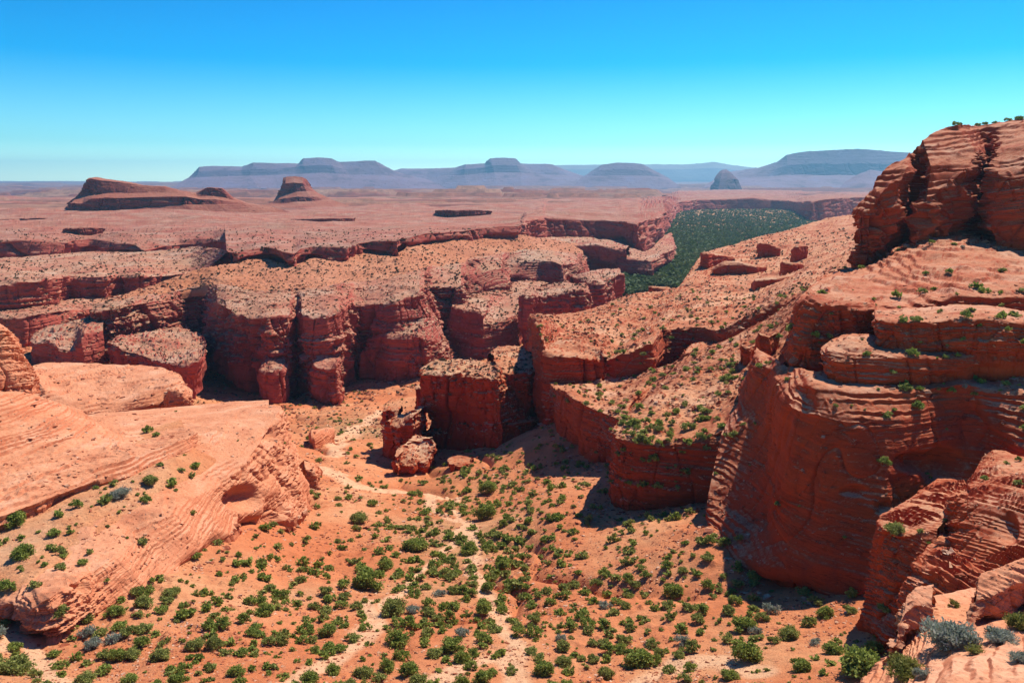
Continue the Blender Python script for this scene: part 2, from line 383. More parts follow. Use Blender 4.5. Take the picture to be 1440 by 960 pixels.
# ------------------------------------------------------------------ base ground (valley and canyon floors)
GP = [(-300,1000,60),(0,1000,62),(400,1000,64),(720,1000,66),(1100,1000,62),(1440,1000,58),(1800,1000,56),
 (-300,868,82),(-100,868,82.3),(-300,900,76),(0,905,79),(60,905,81),(200,900,82),(400,900,84),(700,900,87),(1000,900,84),(1200,900,78),(1440,900,72),(1800,900,68),
 (-300,790,100),(0,800,98),(150,830,96),(300,790,109.5),(360,745,130),(400,762,129),(500,800,119),(650,800,122),(800,800,116),(900,800,110),(1050,800,101),
 (450,710,163),(600,700,180),(700,700,172),(800,700,152),(900,722,139),(1000,742,117),
 (450,650,212),(560,658,222),(700,640,212),(760,605,226),(830,640,190),(790,600,212),
 (480,600,288),(560,575,335),(450,562,385),(400,563,388),(540,570,350),(300,545,410),(620,500,480),(700,480,530),(100,520,410),(0,500,430),(40,490,425),(-300,500,430),
 (850,450,600),(900,412,690),(950,400,715),(870,386,775),(920,386,780),(955,373,860),(985,352,1080),(1050,300,2400),(1100,295,2700),(980,300,2400),(900,300,2450),
 (1300,700,140),(1500,700,130),(1800,700,130),(1100,520,290),(1300,520,300),(1600,520,300),(1300,430,600),(1700,430,600),(1100,400,840),
 (0,400,900),(400,400,900),(-300,400,900)]
def tps_fit(X, y, lam=1e-3):
    d = np.linalg.norm(X[:, None]-X[None], axis=-1); K = np.where(d > 0, d*d*np.log(d+1e-12), 0)+lam*np.eye(len(X))
    Pm = np.concatenate([np.ones((len(X), 1)), X], 1); n = len(X)
    M = np.block([[K, Pm], [Pm.T, np.zeros((3, 3))]]); w_ = np.linalg.solve(M, np.concatenate([y, np.zeros(3)]))
    return X, w_
def tps_eval(f, Q):
    X, w_ = f; n = len(X); sh = Q.shape[:-1]; Q = Q.reshape(-1, 2); out = w_[n]+Q@w_[n+1:]
    for i in range(n):
        d2 = ((Q-X[i])**2).sum(1); out += w_[i]*.5*d2*np.log(d2+1e-12)
    return out.reshape(sh)
gx, gy = [], []
for u, v, Y in GP:
    gx.append((float(S_(u, v)), math.log(Y)*.6)); gy.append(float(T(v)))
for s_ in (-1.2, -.6, 0, .6, 1.2):
    gx.append((s_, math.log(5200)*.6)); gy.append(-111/5200)
    gx.append((s_, math.log(20)*.6)); gy.append(-34/20)
gf = tps_fit(np.array(gx), np.array(gy), 2e-4)
def ground_grid(na, nr, s0, s1, y0, y1):
    s = np.linspace(s0, s1, na); q = np.linspace(math.log(y0), math.log(y1), nr)
    Sg, Q = np.meshgrid(s, q); Y = np.exp(Q); t_ = tps_eval(gf, np.stack([Sg, Q*.6], -1))
    return np.stack([Sg*Y, Y, t_*Y], -1)
NETS['ground'] = ground_grid(120, 220, -1.1, 1.1, 30, 5200)
def poly_dist(x, y, pts):
    d = np.full(x.shape, 1e9, np.float32)
    for a, b in zip(pts[:-1], pts[1:]):
        ax, ay, bx, by = a[0], a[1], b[0], b[1]; vx, vy = bx-ax, by-ay; l2 = vx*vx+vy*vy+1e-9
        t_ = np.clip(((x-ax)*vx+(y-ay)*vy)/l2, 0, 1); d = np.minimum(d, np.hypot(x-ax-t_*vx, y-ay-t_*vy))
    return d
_gt = bvh_of(('ground',))
def gpts(uv):
    out = []
    for u, v in uv:
        Y = castY(_gt, u, v)
        if Y: out.append(P(u, v, Y))
    return out
WASH = [([(440,655),(475,672),(500,688),(540,692),(600,690),(625,700)], 1.6), ([(470,640),(478,618),(505,600),(538,578)], 1.8),
        ([(600,690),(608,720),(640,735)], .8), ([(655,735),(668,770),(672,800),(690,850),(705,880),(722,905),(732,940),(745,985)], .9),
        ([(380,975),(430,945),(470,925),(510,905),(528,875),(515,850)], .9), ([(0,905),(35,880),(45,920),(60,945),(85,965)], .9),
        ([(860,985),(910,955),(950,932),(1010,925),(1060,940)], 1.0), ([(530,870),(560,840),(600,800),(655,735)], .6),
        ([(600,960),(660,935),(720,925)], .8),([(930,396),(950,384),(965,373),(980,362),(992,352)], 9), ([(640,735),(640,700),(600,690)], .6)]
V = ground_grid(1250, 1500, -.82, .82, 48, 4300)
x, y, z = V[..., 0], V[..., 1], V[..., 2]
zn = 2.0*fbm(x/38, y/38, 0*z, 3, 1)*sm(y, 60, 200)+.8*fbm(x/11, y/11, 0*z, 4, 2)+.16*fbm(x/1.7, y/1.7, 0*z, 3, 4)
gul = np.abs(noise(x/16+.5*noise(x/9, y/9, 0*z, 8), y/42, 0*z, 9)); zn += -2.0*np.power(1-gul, 6)*sm(y, 70, 110)*(1-sm(y, 400, 700))
blk = np.power(np.maximum(0, noise(x/1.3, y/1.3, 0*z, 77)), 3)*.7*sm(noise(x/14, y/14, 0*z, 78), -.2, .3); zn += blk
V[..., 2] += zn
wash = np.zeros(x.shape, np.float32)
wob = 1+.5*noise(x/5, y/5, 0*z, 55)
for uv, wd in WASH:
    d = poly_dist(x+1.2*noise(x/6, y/6, 0*z, 31), y+2*noise(x/6, y/6, 0*z, 32), gpts(uv)); wash = np.maximum(wash, 1-sm(d/wob, wd*.9, wd*2.2))
pv = proj(V); pu, pvv = pv[..., 0], pv[..., 1]
scrub = np.maximum(sm(y, 520, 900), .8*np.exp(-((pu-500)/70)**2-((pvv-600)/16)**2))*(1-wash)
scrub = np.maximum(scrub, .5*np.exp(-((pu-640)/90)**2-((pvv-760)/90)**2)*(1-wash))
g = mesh_grid('canyon_floor', V.astype(np.float32), M_ground, True, attrs={'wash': wash, 'scrub': scrub})
tag(g, kind='structure')
del V, x, y, z, zn, gul, blk, pv

# ------------------------------------------------------------------ upper plateau: rim cliffs and the plain out to the horizon
PR = [ # u_rim,v_rim,u_foot,v_foot,Y_foot
 (-420,338,-420,364,760),(-200,339,-200,364,750),(0,338,0,362,740),(30,336,25,360,745),(60,339,60,357,750),(95,341,90,354,760),(105,337,105,352,775),(130,336,125,348,790),(165,341,165,352,760),(190,343,205,354,750),(215,338,230,348,780),(250,337,255,345,800),(275,336,275,344,800),(300,335,300,342,790),(312,338,312,341,745),(318,341,318,343,690),(320,345,320,347,630),(319,349,320,354,575),
 (318,352,322,369,545),(332,354,335,368,540),(350,350,352,362,550),(372,346,374,359,560),(392,351,398,371,525),(415,355,418,373,525),(424,348,426,360,545),(440,345,440,359,550),(470,345,462,363,548),(490,346,485,367,545),(503,341,498,355,565),(520,338,518,352,575),(540,337,540,357,570),(561,337,561,359,565),(566,334,566,343,600),(578,333,577,344,602),(590,330,590,345,615),(600,327,603,341,625),(625,326,625,339,640),(650,324,650,335,665),(672,320,672,332,690),(700,318,700,331,705),(735,316,736,331,720),
 (737,308,742,334,860),(750,306,752,337,880),(762,305,763,334,900),(768,306,768,331,930),(800,307,800,332,940),(845,309,845,333,950),(868,311,868,338,930),(880,312,883,347,900),(896,314,903,357,880),(905,312,915,352,930),(922,306,924,337,1120),(933,302,935,331,1250),(940,297,944,323,1600),(947,293,950,309,2100),
 (952,284,955,302,2500),(980,280,980,298,2700),(1020,279,1020,297,2750),(1060,277,1060,296,2750),(1085,280,1085,295,2750),(1105,281,1105,296,2700),(1120,284,1120,300,2500),(1140,283,1135,311,2050),(1160,279,1160,309,2080),(1190,277,1190,303,2200),(1225,276,1225,300,2300),(1500,276,1500,300,2300),(1800,276,1800,300,2300)]
foot, rim = [], []
for ur, vr, uf, vf, Y in PR: foot.append((uf, vf, Y)); rim.append((ur, vr, Y*1.012))
def plain_t(u, Y, t0):  # smooth fall of the plain behind the rim
    return 0
r2, r3, r4, r5, r6 = [], [], [], [], []
for (u, v, Y) in rim:
    z0 = T(v)*Y
    for lst, Yn, zn_ in ((r2, max(Y*1.12, 870 if Y < 850 else Y+60), -55 if Y < 850 else z0-1), (r3, max(Y*1.5, 1340), float(np.interp(max(Y*1.5, 1340), [500, 900, 1300, 2700, 7000], [-46, -52, -57, -70, -86]))+.5), (r4, max(Y*1.8, 2700), -70), (r5, 7000, -86), (r6, 30000, -100)):
        s0 = float(S_(u, v)); tt = zn_/Yn
        p = np.array([s0*Yn, Yn, zn_]); a = proj(p); lst.append((a[0], a[1], Yn))
def big_plateau():
    net('upper_plateau', [foot, rim, r2, r3], M_plat, L=4.5, A=3.8, seed=100, sink=45, back=(1500, -12), und=3.0, topA=.2, lump=.25, maxcols=2600, colblur=.06, rnd=1.2, crack=1.3)
    tag(bpy.data.objects['upper_plateau'], kind='structure')
big_plateau()
# distant plain
na, nr_ = 700, 420
s = np.linspace(-.95, .95, na); q = np.linspace(math.log(600), math.log(23500), nr_)
Sg, Q = np.meshgrid(s, q); Y = np.exp(Q)
fpy = np.array([T(rv)*0+rY for (_, rv, rY) in rim]); fps = np.array([float(S_(ru, rv)) for (ru, rv, _) in rim]); fpz = np.array([T(rv)*rY for (_, rv, rY) in rim])
o_ = np.argsort(fps); y_edge = np.interp(s, fps[o_], fpy[o_]); y_edge = np.maximum.reduce([np.roll(y_edge, k) for k in range(-6, 7)])
z_edge = np.interp(s, fps[o_], fpz[o_])
Z = np.interp(Y, [500, 900, 1300, 2700, 7000, 42000], [-46, -52, -57, -70, -86, -100])
ye = y_edge[None, :]; bl = 1-sm(Y/ye, 1.05, 1.9); 
Z = Z-1.5-sm(Y/ye, 1.12, 1.03)*0

X = Sg*Y
rough = (2.2*fbm(X/120, Y/160, 0*X, 4, 60)+6*fbm(X/700, Y/700, 0*X, 3, 62)*sm(Y, 1500, 3000))
ter = fbm(X/1100, Y/700, 0*X, 5, 64, .5)   # low scarps: stepped relief on the plain
stp = 0
for lv in (-.3, -.2, -.1, 0, .1, .2, .3): stp = stp+sm(ter, lv, lv+.006)
Z = Z+rough+13*(stp-3.5-2.8*sm(Y, 3000, 4500))*sm(Y/np.maximum(y_edge, 940)[None, :], 1.5, 2.3)*(1-.3*sm(Y, 9000, 20000))*(1-.5*sm(3000-Y, 0, 900))
Z = np.where(Y > 18000, np.minimum(Z, -90), Z)
pl = mesh_grid('distant_plain', np.stack([X, Y, Z], -1).astype(np.float32), M_plain, True); tag(pl, kind='structure')
PLZ = (s, q, Z)
me_ = pl.data; yv = Y.ravel(); dead = (Y < np.where(y_edge < 1250, 1290, y_edge*1.38)[None, :]).ravel()
import bmesh
bm = bmesh.new(); bm.from_mesh(me_); bm.verts.ensure_lookup_table(); bmesh.ops.delete(bm, geom=[bm.verts[int(i)] for i in np.nonzero(dead)[0]], context='VERTS'); bm.to_mesh(me_); bm.free()
def plainz(x_, y_):
    i = np.clip(np.searchsorted(q, math.log(y_)), 0, nr_-1); j = np.clip(np.searchsorted(s, x_/y_), 0, na-1); return float(Z[i, j])

# ------------------------------------------------------------------ central lower bench and its walls
B1 = [(130,437,110,520,415),(147,437,147,514,410),(165,434,160,513,412),(180,431,180,500,420),(200,428,200,480,440),(230,424,235,468,455),(255,421,258,462,470),(268,420,270,470,478),(285,420,285,475,478),(298,424,290,487,445),(305,429,302,487,425),(318,432,322,500,410),(332,439,340,515,400),(345,445,358,530,394),(358,448,368,548,388),(375,448,378,563,383),(392,446,392,562,386),(408,444,408,552,392),(417,442,416,535,415),(424,443,428,558,390),(440,449,445,562,386),(458,444,468,560,388),(474,437,483,548,395),(485,434,490,525,410),(498,431,497,508,430),(512,431,512,513,432),(535,430,538,522,425),(556,425,562,524,422),(575,418,592,518,430),(590,410,622,506,438),(597,406,632,492,455),(606,405,622,470,500),(625,404,640,475,505),(648,405,655,485,505),(656,400,664,470,530),
 (660,387,665,412,560),(672,385,680,410,575),(690,381,700,402,590),(706,378,715,400,600),(716,375,722,389,640),(735,369,740,391,645),(758,366,760,391,650),(780,369,782,393,640),(790,373,793,398,625),(812,371,813,384,680),(820,368,822,378,720)]
foot = [(uf, vf, Y) for ur, vr, uf, vf, Y in B1]; rim = [(ur, vr, Y*1.02) for ur, vr, uf, vf, Y in B1]
# flatten rim heights a little
rz = np.array([T(v)*Y for u, v, Y in rim])
bk = [(120,430,440),(135,428,445),(150,424,450),(170,420,455),(190,412,470),(210,405,480),(235,396,490),(262,388,500),(300,376,520),(325,372,540),(345,368,545),(370,364,555),(395,372,528),(420,372,530),(445,362,552),(480,366,550),(500,358,568),(520,354,580),(545,358,575),(561,360,572),(580,346,610),(600,343,630),(640,338,660),(680,333,700),(735,333,730),(765,337,780),(800,343,800),(830,350,815),(850,356,800)]
bk = [(u, v-3, Y*1.015) for u, v, Y in bk]
bka = np.array(bk); bk = [(float(u), float(np.interp(u, bka[:, 0], bka[:, 1])), float(np.interp(u, bka[:, 0], bka[:, 2]))) for u, _, _ in rim]
md = [((a[0]*.6+b[0]*.4), (a[1]*.55+b[1]*.45), math.exp(.62*math.log(a[2])+.38*math.log(b[2]))) for a, b in zip(rim, bk)]
ma = np.array(md)
for _ in range(3): ma[1:-1, 1:] = .25*ma[:-2, 1:]+.5*ma[1:-1, 1:]+.25*ma[2:, 1:]
md = [tuple(q_) for q_ in ma]
net('middle_bench', [foot, rim, md, shift(md, 8, .5)], M_far, L=2.4, A=2.6, blk=1.2, seed=120, sink=14, back=(20, -20), topA=.5, rnd=1.0, colblur=.035, crack=2.2, kind='structure')
mid2 = [((a[0]*.5+b[0]*.5), (a[1]*.5+b[1]*.5)+2, math.sqrt(a[2]*b[2])) for a, b in zip(md, bk)]
net('talus_slope', [shift(md, -2, -2.5), shift(md, 1, -.2), mid2, bk], M_talus, L=2.6, A=.4, seed=130, sink=3, back=(20, -20), topA=.5, rnd=2, colblur=.12, crack=.3, kind='structure', lump=.8)

# ------------------------------------------------------------------ left canyon terraces
f_, r_ = st([(-300,404,-300,445,480),(-100,403,-100,442,480),(0,402,0,440,480),(30,396,30,436,485),(60,392,60,429,495),(88,388,88,420,520),(92,388,95,420,535),(120,390,120,421,535),(155,389,155,419,540),(162,388,162,412,560),(200,388,200,412,560),(235,388,235,403,590),(262,386,264,393,610),(285,384,287,387,620)], bat=.15)
b_ = resamp([(-300,366,750),(0,364,735),(60,359,745),(105,354,775),(165,354,760),(205,355,750),(240,350,765),(285,345,750),(312,344,730),(323,352,610)], len(r_))
net('left_terrace', [f_, r_, b_], M_far, L=3.2, A=2.6, seed=140, sink=14, back=(15, -14), topA=.4, rnd=1.2, kind='structure', colblur=.1)
f_, r_ = st([(-300,455,-300,500,430),(-60,454,-60,495,430),(0,452,5,470,440),(30,448,30,482,425),(55,441,60,476,435),(85,438,90,458,460),(110,437,115,446,480),(130,434,135,441,490),(150,430,152,435,500)], bat=.2)
b_ = resamp([(-300,441,485),(0,439,485),(30,435,490),(60,428,500),(88,419,525),(120,420,540),(155,418,545),(200,411,565),(240,402,590)], len(r_))
net('lower_left_terrace', [f_, r_, b_], M_far, L=2.6, A=2.2, seed=150, sink=16, back=(12, -12), topA=.4, rnd=1.2, kind='structure', colblur=.1)

# sloping rock block below the left terrace
f_, r_ = st([(42,478,42,498,400),(46,482,52,504,392),(78,484,76,510,385),(84,492,92,512,382),(104,494,112,514,380),(114,478,120,516,378),(118,470,135,514,382),(145,466,150,512,392)], bat=.2)
b_ = resamp([(48,470,415),(70,460,425),(95,452,432),(120,443,440),(146,437,448)], len(r_))
net('tilted_block', [f_, r_, b_], M_far, L=2.0, A=1.6, seed=160, lump=1.6, blk=1.4, crack=1.6, sink=12, back=(8, -20), topA=.5, kind=None, label='tilted tan-topped rock block beside the dark left end of the long cliff', cat='rock outcrop')
f_, r_ = st([(150,480,152,512,385),(166,486,172,514,378),(188,497,196,517,372),(222,503,228,522,366),(232,510,240,530,358),(262,513,262,537,352),(282,506,280,530,356),(288,496,290,516,366),(290,486,292,500,380)], bat=.1)
b_ = resamp([(165,474,400),(190,468,420),(225,460,440),(258,458,452),(285,470,440),(290,480,400)], len(r_))
net('shelf_rock', [f_, r_, b_], M_far, L=1.8, A=1.5, seed=170, lump=1.6, blk=1.4, crack=1.6, sink=10, back=(6, -20), topA=.5, label='low rounded rock shelf in front of the long central cliff, tan rubble on top', cat='rock outcrop')
# toes of the big cliff
f_, r_ = st([(364,528,364,556,384),(368,522,370,566,372),(384,527,384,567,368),(398,522,400,560,372),(402,512,405,548,382)], bat=.15)
b_ = [(368,505,392),(374,498,394),(382,496,396),(392,499,394),(400,504,392)]
net('cliff_toe', [f_, r_, b_], M_far, L=1.6, A=1.3, seed=175, lump=1.6, blk=1.4, crack=1.6, sink=8, back=(6, 0), topA=.4, label='knob of rock leaning at the foot of the central cliff left of its dark cleft', cat='rock outcrop')
f_, r_ = st([(434,515,432,556,385),(440,517,446,563,376),(462,522,465,562,372),(474,516,477,560,373),(480,505,486,545,385)], bat=.15)
b_ = [(445,500,390),(452,496,394),(460,494,396),(470,497,396),(478,500,394)]
net('cliff_toe', [f_, r_, b_], M_far, L=1.6, A=1.3, seed=178, lump=1.6, blk=1.4, crack=1.6, sink=8, back=(6, 0), topA=.4, label='buttress with a pale sloping cap right of the dark cleft in the central cliff', cat='rock outcrop')
f_, r_ = st([(516,478,505,513,428),(545,473,540,524,415),(575,472,575,526,412),(600,476,606,520,416),(618,480,630,504,430),(624,470,634,492,445)], bat=.2)
b_ = [(530,468,440),(550,450,448),(572,440,452),(590,428,455),(602,425,462),(612,440,470)]
net('rock_apron', [f_, r_, b_], M_far, L=2.0, A=1.6, seed=181, lump=1.6, blk=1.4, crack=1.6, sink=8, back=(6, -4), topA=.5, label='broad sloping rock apron bulging from the central cliff above a dark undercut', cat='rock outcrop')

# inner gorge shelf
f_, r_ = st([(636,430,624,466,498),(645,434,640,480,490),(656,437,655,492,480),(672,438,668,500,474),(680,444,680,503,470),(676,453,690,501,472),(692,456,704,492,478),(712,449,720,480,486),(726,441,732,464,500),(731,426,738,448,530),(733,412,742,430,570)], bat=.2)
b_ = resamp([(640,420,560),(655,408,585),(680,409,590),(705,402,605),(725,395,640),(750,394,650),(775,397,640)], len(r_))
net('gorge_shelf', [f_, r_, b_], M_far, L=2.4, A=2.0, seed=185, sink=12, back=(6, -12), topA=.35, rnd=1.4, kind='structure')
def tower(name, front, backv, on=('ground',), L=1.5, A=None, mat=None, bat=.08, seed=0, label=None, cat='rock tower', rise=None, **kw):
    f_, r_ = st(front, on, bat); n = len(r_)
    z = np.mean([T(v)*Y for u, v, Y in r_])
    bb = resamp([(u, v, (z if rise is None else z+rise)/float(T(v))) for u, v in backv], n)
    md_ = [tuple(.55*a+.45*b for a, b in zip(p1, p2)) for p1, p2 in zip(r_, bb)]
    end = shift(bb, 2*L, -30*L*.5)
    kw.setdefault('blk', 1.1); kw.setdefault('crack', 1.7); kw.setdefault('lump', 1.2); kw.setdefault('big', 1.9)
    return net(name, [f_, r_, md_, bb, end], mat or M_mid, L=L, A=A or .7*L, seed=seed, label=label, cat=cat, sink=kw.pop('sink', 8), **kw)
tower('rock_tower', [(733,412,728,470,470),(745,415,740,468,462),(762,415,760,448,475),(782,412,782,443,480),(802,408,803,443,480),(822,408,824,440,485),(830,412,834,432,500),(829,404,834,420,530)], [(736,406),(755,401),(790,398),(822,397)], L=2.2, mat=M_far, seed=190, label='flat-topped rock tower at the head of the inner gorge with a dark left face', cat='rock tower')
tower('rock_tower', [(797,390,800,400,600),(812,394,820,408,580),(830,395,832,428,540),(845,394,848,428,540),(858,390,860,416,560),(868,385,870,413,570),(873,383,877,412,590)], [(800,385),(820,380),(850,377),(872,379)], L=2.4, mat=M_far, seed=195, label='ragged rock tower behind the gorge-head tower, beside the pale scrub flat', cat='rock tower')
VB = [(760,372,765,392,660),(785,376,790,402,650),(805,372,810,402,700),(822,366,826,392,740),(830,361,832,376,790),(850,357,850,374,790),(868,361,872,379,775),(895,365,897,381,765),(918,367,920,382,760),(928,358,930,375,800),(945,353,945,371,830),(949,350,950,364,900),(950,345,952,352,1050)]
f_ = [(uf, vf, Y) for ur, vr, uf, vf, Y in VB]; r_ = [(ur, vr, Y*1.012) for ur, vr, uf, vf, Y in VB]
b_ = resamp([(740,334,875),(765,333,920),(800,332,950),(845,333,960),(868,338,940),(883,346,912),(903,356,892),(915,351,928),(924,338,1130),(935,331,1260),(944,325,1500)], len(r_))
net('valley_bench', [f_, r_, b_], M_far, L=3.0, A=2.5, seed=200, sink=25, back=(20, -10), topA=.4, rnd=1.2, kind='structure', lump=.8)
tower('ledge_rock', [(775,345,776,352,800),(800,344,800,352,800),(830,343,832,356,790),(850,345,852,356,780),(880,350,882,362,780)], [(780,337),(810,334),(850,334),(885,344)], L=3.0, mat=M_far, seed=205, label='short broken ledge tucked against the base of the tall plateau wall', cat='rock ledge')

# ------------------------------------------------------------------ right-hand slope: lower tier (above the two round-fronted buttresses)
LW = [(775,545,770,560,215),(783,548,782,592,205),(795,549,795,600,200),(806,556,808,622,192),(822,567,826,638,186),(842,577,848,640,182),(862,585,868,634,176),(876,588,880,630,172),(886,588,884,612,184),(880,592,876,622,180),(868,594,862,650,158),(868,596,856,660,150),(860,604,862,688,145),(872,612,880,706,141),(900,620,905,716,139),(935,622,945,718,138),(975,618,985,712,137),(1010,610,1008,700,136),(1030,600,1030,690,136),(1060,580,1080,680,136)]
f_ = [(uf, vf, Y) for ur, vr, uf, vf, Y in LW]; r_ = [(ur, vr, Y+3.5) for ur, vr, uf, vf, Y in LW]
bk = resamp([(770,538,230),(800,540,232),(840,534,235),(880,530,232),(930,515,225),(970,500,222),(1010,485,222),(1050,465,222),(1090,440,225),(1140,400,230)], len(LW))
net('lower_slope', [f_, r_, bk], M_slope, L=1.5, A=1.0, seed=210, sink=8, back=(10, -10), topA=.4, kind='structure', rnd=1.6, colblur=.1, crack=.9, big=.7, lump=1.0)
NETS['slope'] = NETS['lower_slope']
UP = [(744,446,740,500,420),(748,449,742,560,300),(757,455,752,590,238),(763,475,768,597,230),(766,490,775,594,228),(775,497,785,590,226),(795,498,797,575,228),(812,498,815,556,230),(830,504,835,540,232),(848,510,848,541,231),(866,503,866,543,228),(885,501,888,543,226),(905,490,908,538,226),(920,484,918,528,227),(926,478,928,520,240),(929,466,936,512,252),(945,461,950,506,256),(970,460,972,500,254),(995,460,992,488,248),(1005,464,1010,482,238),(1020,462,1025,474,235),(1050,446,1055,454,232),(1090,425,1095,430,228),(1135,412,1135,414,216),(1185,392,1185,395,204),(1260,385,1260,388,196)]
f_ = [(uf, vf, Y) for ur, vr, uf, vf, Y in UP]; r_ = [(ur, vr, Y*1.012+1) for ur, vr, uf, vf, Y in UP]
bk = resamp([(745,444,430),(765,443,400),(800,443,395),(830,437,400),(850,428,420),(868,420,430),(885,414,445),(905,411,445),(940,408,455),(965,400,475),(983,357,630),(1010,348,660),(1040,341,680),(1065,332,720),(1110,324,760),(1135,314,800),(1165,307,830),(1195,301,850),(1280,300,850)], len(UP))
md = [((a[0]*.5+b[0]*.5), (a[1]*.5+b[1]*.5), math.sqrt(a[2]*b[2])) for a, b in zip(r_, bk)]
net('upper_slope', [f_, r_, md, bk], M_slope, L=1.9, A=1.4, seed=220, sink=8, back=(15, -25), topA=.5, kind='structure', rnd=1.5, colblur=.08, crack=1.0, big=.8, lump=1.1)
tower('buttress', [(757,500,760,560,232),(762,494,768,597,227),(780,499,784,592,224),(810,500,812,570,223),(835,508,835,548,225),(850,514,850,542,228)], [(768,487),(785,479),(812,477),(835,487),(852,500)], L=1.4, seed=225, label='square red buttress with a tan rubble cap left of the curved prow', cat='rock buttress', rise=.6)
tower('boulder', [(950,528,950,532,226),(962,495,960,531,225),(975,500,978,527,224),(995,496,998,514,226),(1015,490,1015,500,229),(1028,484,1028,487,233)], [(963,489),(975,482),(1000,479),(1026,482)], L=1.0, seed=227, label='wedge-shaped pale-capped boulder right of the tall recessed wall on the middle slope', cat='boulder', on=('upper_slope', 'lower_slope'))
# small blocks on the upper slope
def block(front, label, L=1.2, seed=0, mat=None, on=('upper_slope',), dep=None, cat='boulder', name='boulder'):
    f_, r_ = st(front, on, .12, default=400); wd = abs(P(*r_[-1])[0]-P(*r_[0])[0]); dep = dep or wd*.5
    b1 = shift(r_, dep*.5, .3*L); b2 = shift(r_, dep, -.4*L)
    return net(name, [f_, r_, b1, b2, shift(b2, L, -6*L)], mat or M_mid, L=L, A=.5*L, seed=seed, sink=3*L, label=label, cat=cat, topA=.4, cell=1.0)
for i, (fr, lb) in enumerate([
 ([(985,378,985,386,520),(986,356,988,391,505),(996,357,996,395,500),(1005,358,1004,384,510),(1020,360,1018,375,520),(1032,362,1034,369,530)], 'dark purple cliff block at the foot of the far slope, beside the pale wash'),
 ([(1002,378,1004,386,470),(1018,369,1010,387,465),(1035,369,1035,388,462),(1052,372,1050,392,455),(1066,376,1062,391,455),(1078,374,1076,384,465)], 'long red block just below the dark purple cliff block on the right slope'),
 ([(1066,345,1066,347,540),(1069,342,1070,353,530),(1082,344,1085,352,530),(1098,350,1098,353,530)], 'small dark ledge block high on the far right slope'),
 ([(1112,352,1114,356,470),(1120,345,1120,354,465),(1136,346,1136,350,470)], 'narrow ledge block beside the foot of the tall red headland'),
 ([(1014,402,1014,415,395),(1018,402,1020,417,388),(1036,402,1040,413,388),(1050,404,1048,408,395)], 'flat-topped red block on the mid right slope above scattered bushes'),
 ([(1057,402,1057,422,360),(1060,395,1062,424,352),(1080,393,1082,417,350),(1100,390,1104,408,352),(1120,386,1124,398,356)], 'large red ledge casting a black shadow on the mid right slope'),
 ([(1124,385,1124,400,330),(1127,384,1128,409,322),(1150,390,1146,411,318),(1165,385,1168,396,325)], 'upright red slab next to the layered overhang on the right'),
 ([(1097,372,1098,378,400),(1100,369,1102,381,395),(1115,370,1116,382,392),(1130,372,1130,377,400)], 'stubby overhanging block between two red ledges on the right slope'),
 ([(1120,492,1120,494,200),(1122,486,1124,497,196),(1136,488,1136,498,195),(1144,482,1145,490,198)], 'little angular boulder beside the layered red wall'),
 ([(912,404,912,412,520),(916,404,918,414,515),(935,405,936,414,515),(948,408,950,413,520)], 'low dark block at the end of the slope beside the pale scrub flat'),
 ]): block(fr, lb, seed=300+i*3, L=1.0 if i > 3 else 1.8)
for i, (fr, lb) in enumerate([
 ([(1040,492,1040,500,182),(1042,486,1044,500,180),(1055,490,1056,499,180),(1063,484,1063,490,184)], 'small square boulder left of the upright red fin on the lower slope'),
 ([(1065,480,1064,500,176),(1067,469,1068,504,172),(1082,474,1082,496,172),(1095,466,1096,480,176)], 'upright red fin of rock with a flat top beside the layered wall'),
 ([(903,568,904,572,172),(910,562,912,576,170),(922,564,924,580,169),(933,572,934,577,171)], 'dark red boulder among the bushes on top of the round-fronted buttresses')]):
    block(fr, lb, seed=340+i*3, L=.8, on=('lower_slope',))
# towers standing in the canyon mouth
tower('rock_tower', [(606,512,598,560,262),(590,520,592,585,250),(588,530,588,600,243),(607,528,600,606,240),(630,527,632,600,238),(655,527,660,602,237),(680,528,686,624,228),(699,530,704,626,224),(701,522,730,608,230),(700,514,752,594,236)], [(606,506),(625,505),(650,503),(680,505),(700,508)], L=1.4, seed=240, bat=.08, label='tall square red tower with a flat rubble top above a dark undercut', cat='rock tower', dents=[(615,595,(38,20),3.5)])
tower('rock_tower', [(697,508,700,560,246),(702,522,702,566,238),(720,527,722,568,236),(740,526,742,565,238),(752,516,752,555,245),(756,505,756,540,255)], [(690,495),(700,487),(725,483),(748,495),(755,502)], L=1.3, seed=244, bat=.06, label='round red tower leaning against the right side of the tall square tower', cat='rock tower', sink=16)
tower('rock_block', [(580,545,578,575,270),(582,543,580,577,266),(592,544,594,575,264),(600,545,602,570,268)], [(583,540),(592,538),(600,541)], L=1.2, seed=247, label='thin upright block behind the left shoulder of the tall square tower', cat='boulder')
tower('rock_block', [(540,575,538,600,246),(542,578,540,610,242),(552,574,552,600,244),(560,580,560,612,240)], [(543,572),(552,566),(565,570)], L=1.1, seed=249, label='small upright block at the far left of the tower group by the pale trail', cat='boulder')
tower('rock_block', [(540,598,538,618,240),(543,602,546,628,232),(560,600,562,636,228),(580,585,584,632,228),(592,575,598,620,232),(600,568,604,600,240)], [(545,590),(560,580),(580,575),(598,572)], L=1.2, seed=251, label='mid-height red block with a sloping top on the left of the tower group', cat='boulder')
tower('rock_block', [(553,650,553,663,214),(556,652,560,668,210),(575,652,580,666,210),(595,645,600,660,213),(608,632,610,648,218),(610,620,612,636,224)], [(558,640),(568,622),(585,606),(600,612),(608,618)], L=1.1, seed=254, label='pointed pale-topped boulder at the front foot of the tower group', cat='boulder', rise=3.0)
tower('rock_block', [(628,648,627,655,208),(630,650,632,664,205),(645,652,648,662,205),(663,650,668,655,208)], [(632,642),(645,638),(665,643)], L=.8, seed=257, label='low flat boulder on the sand right of the tower group', cat='boulder')
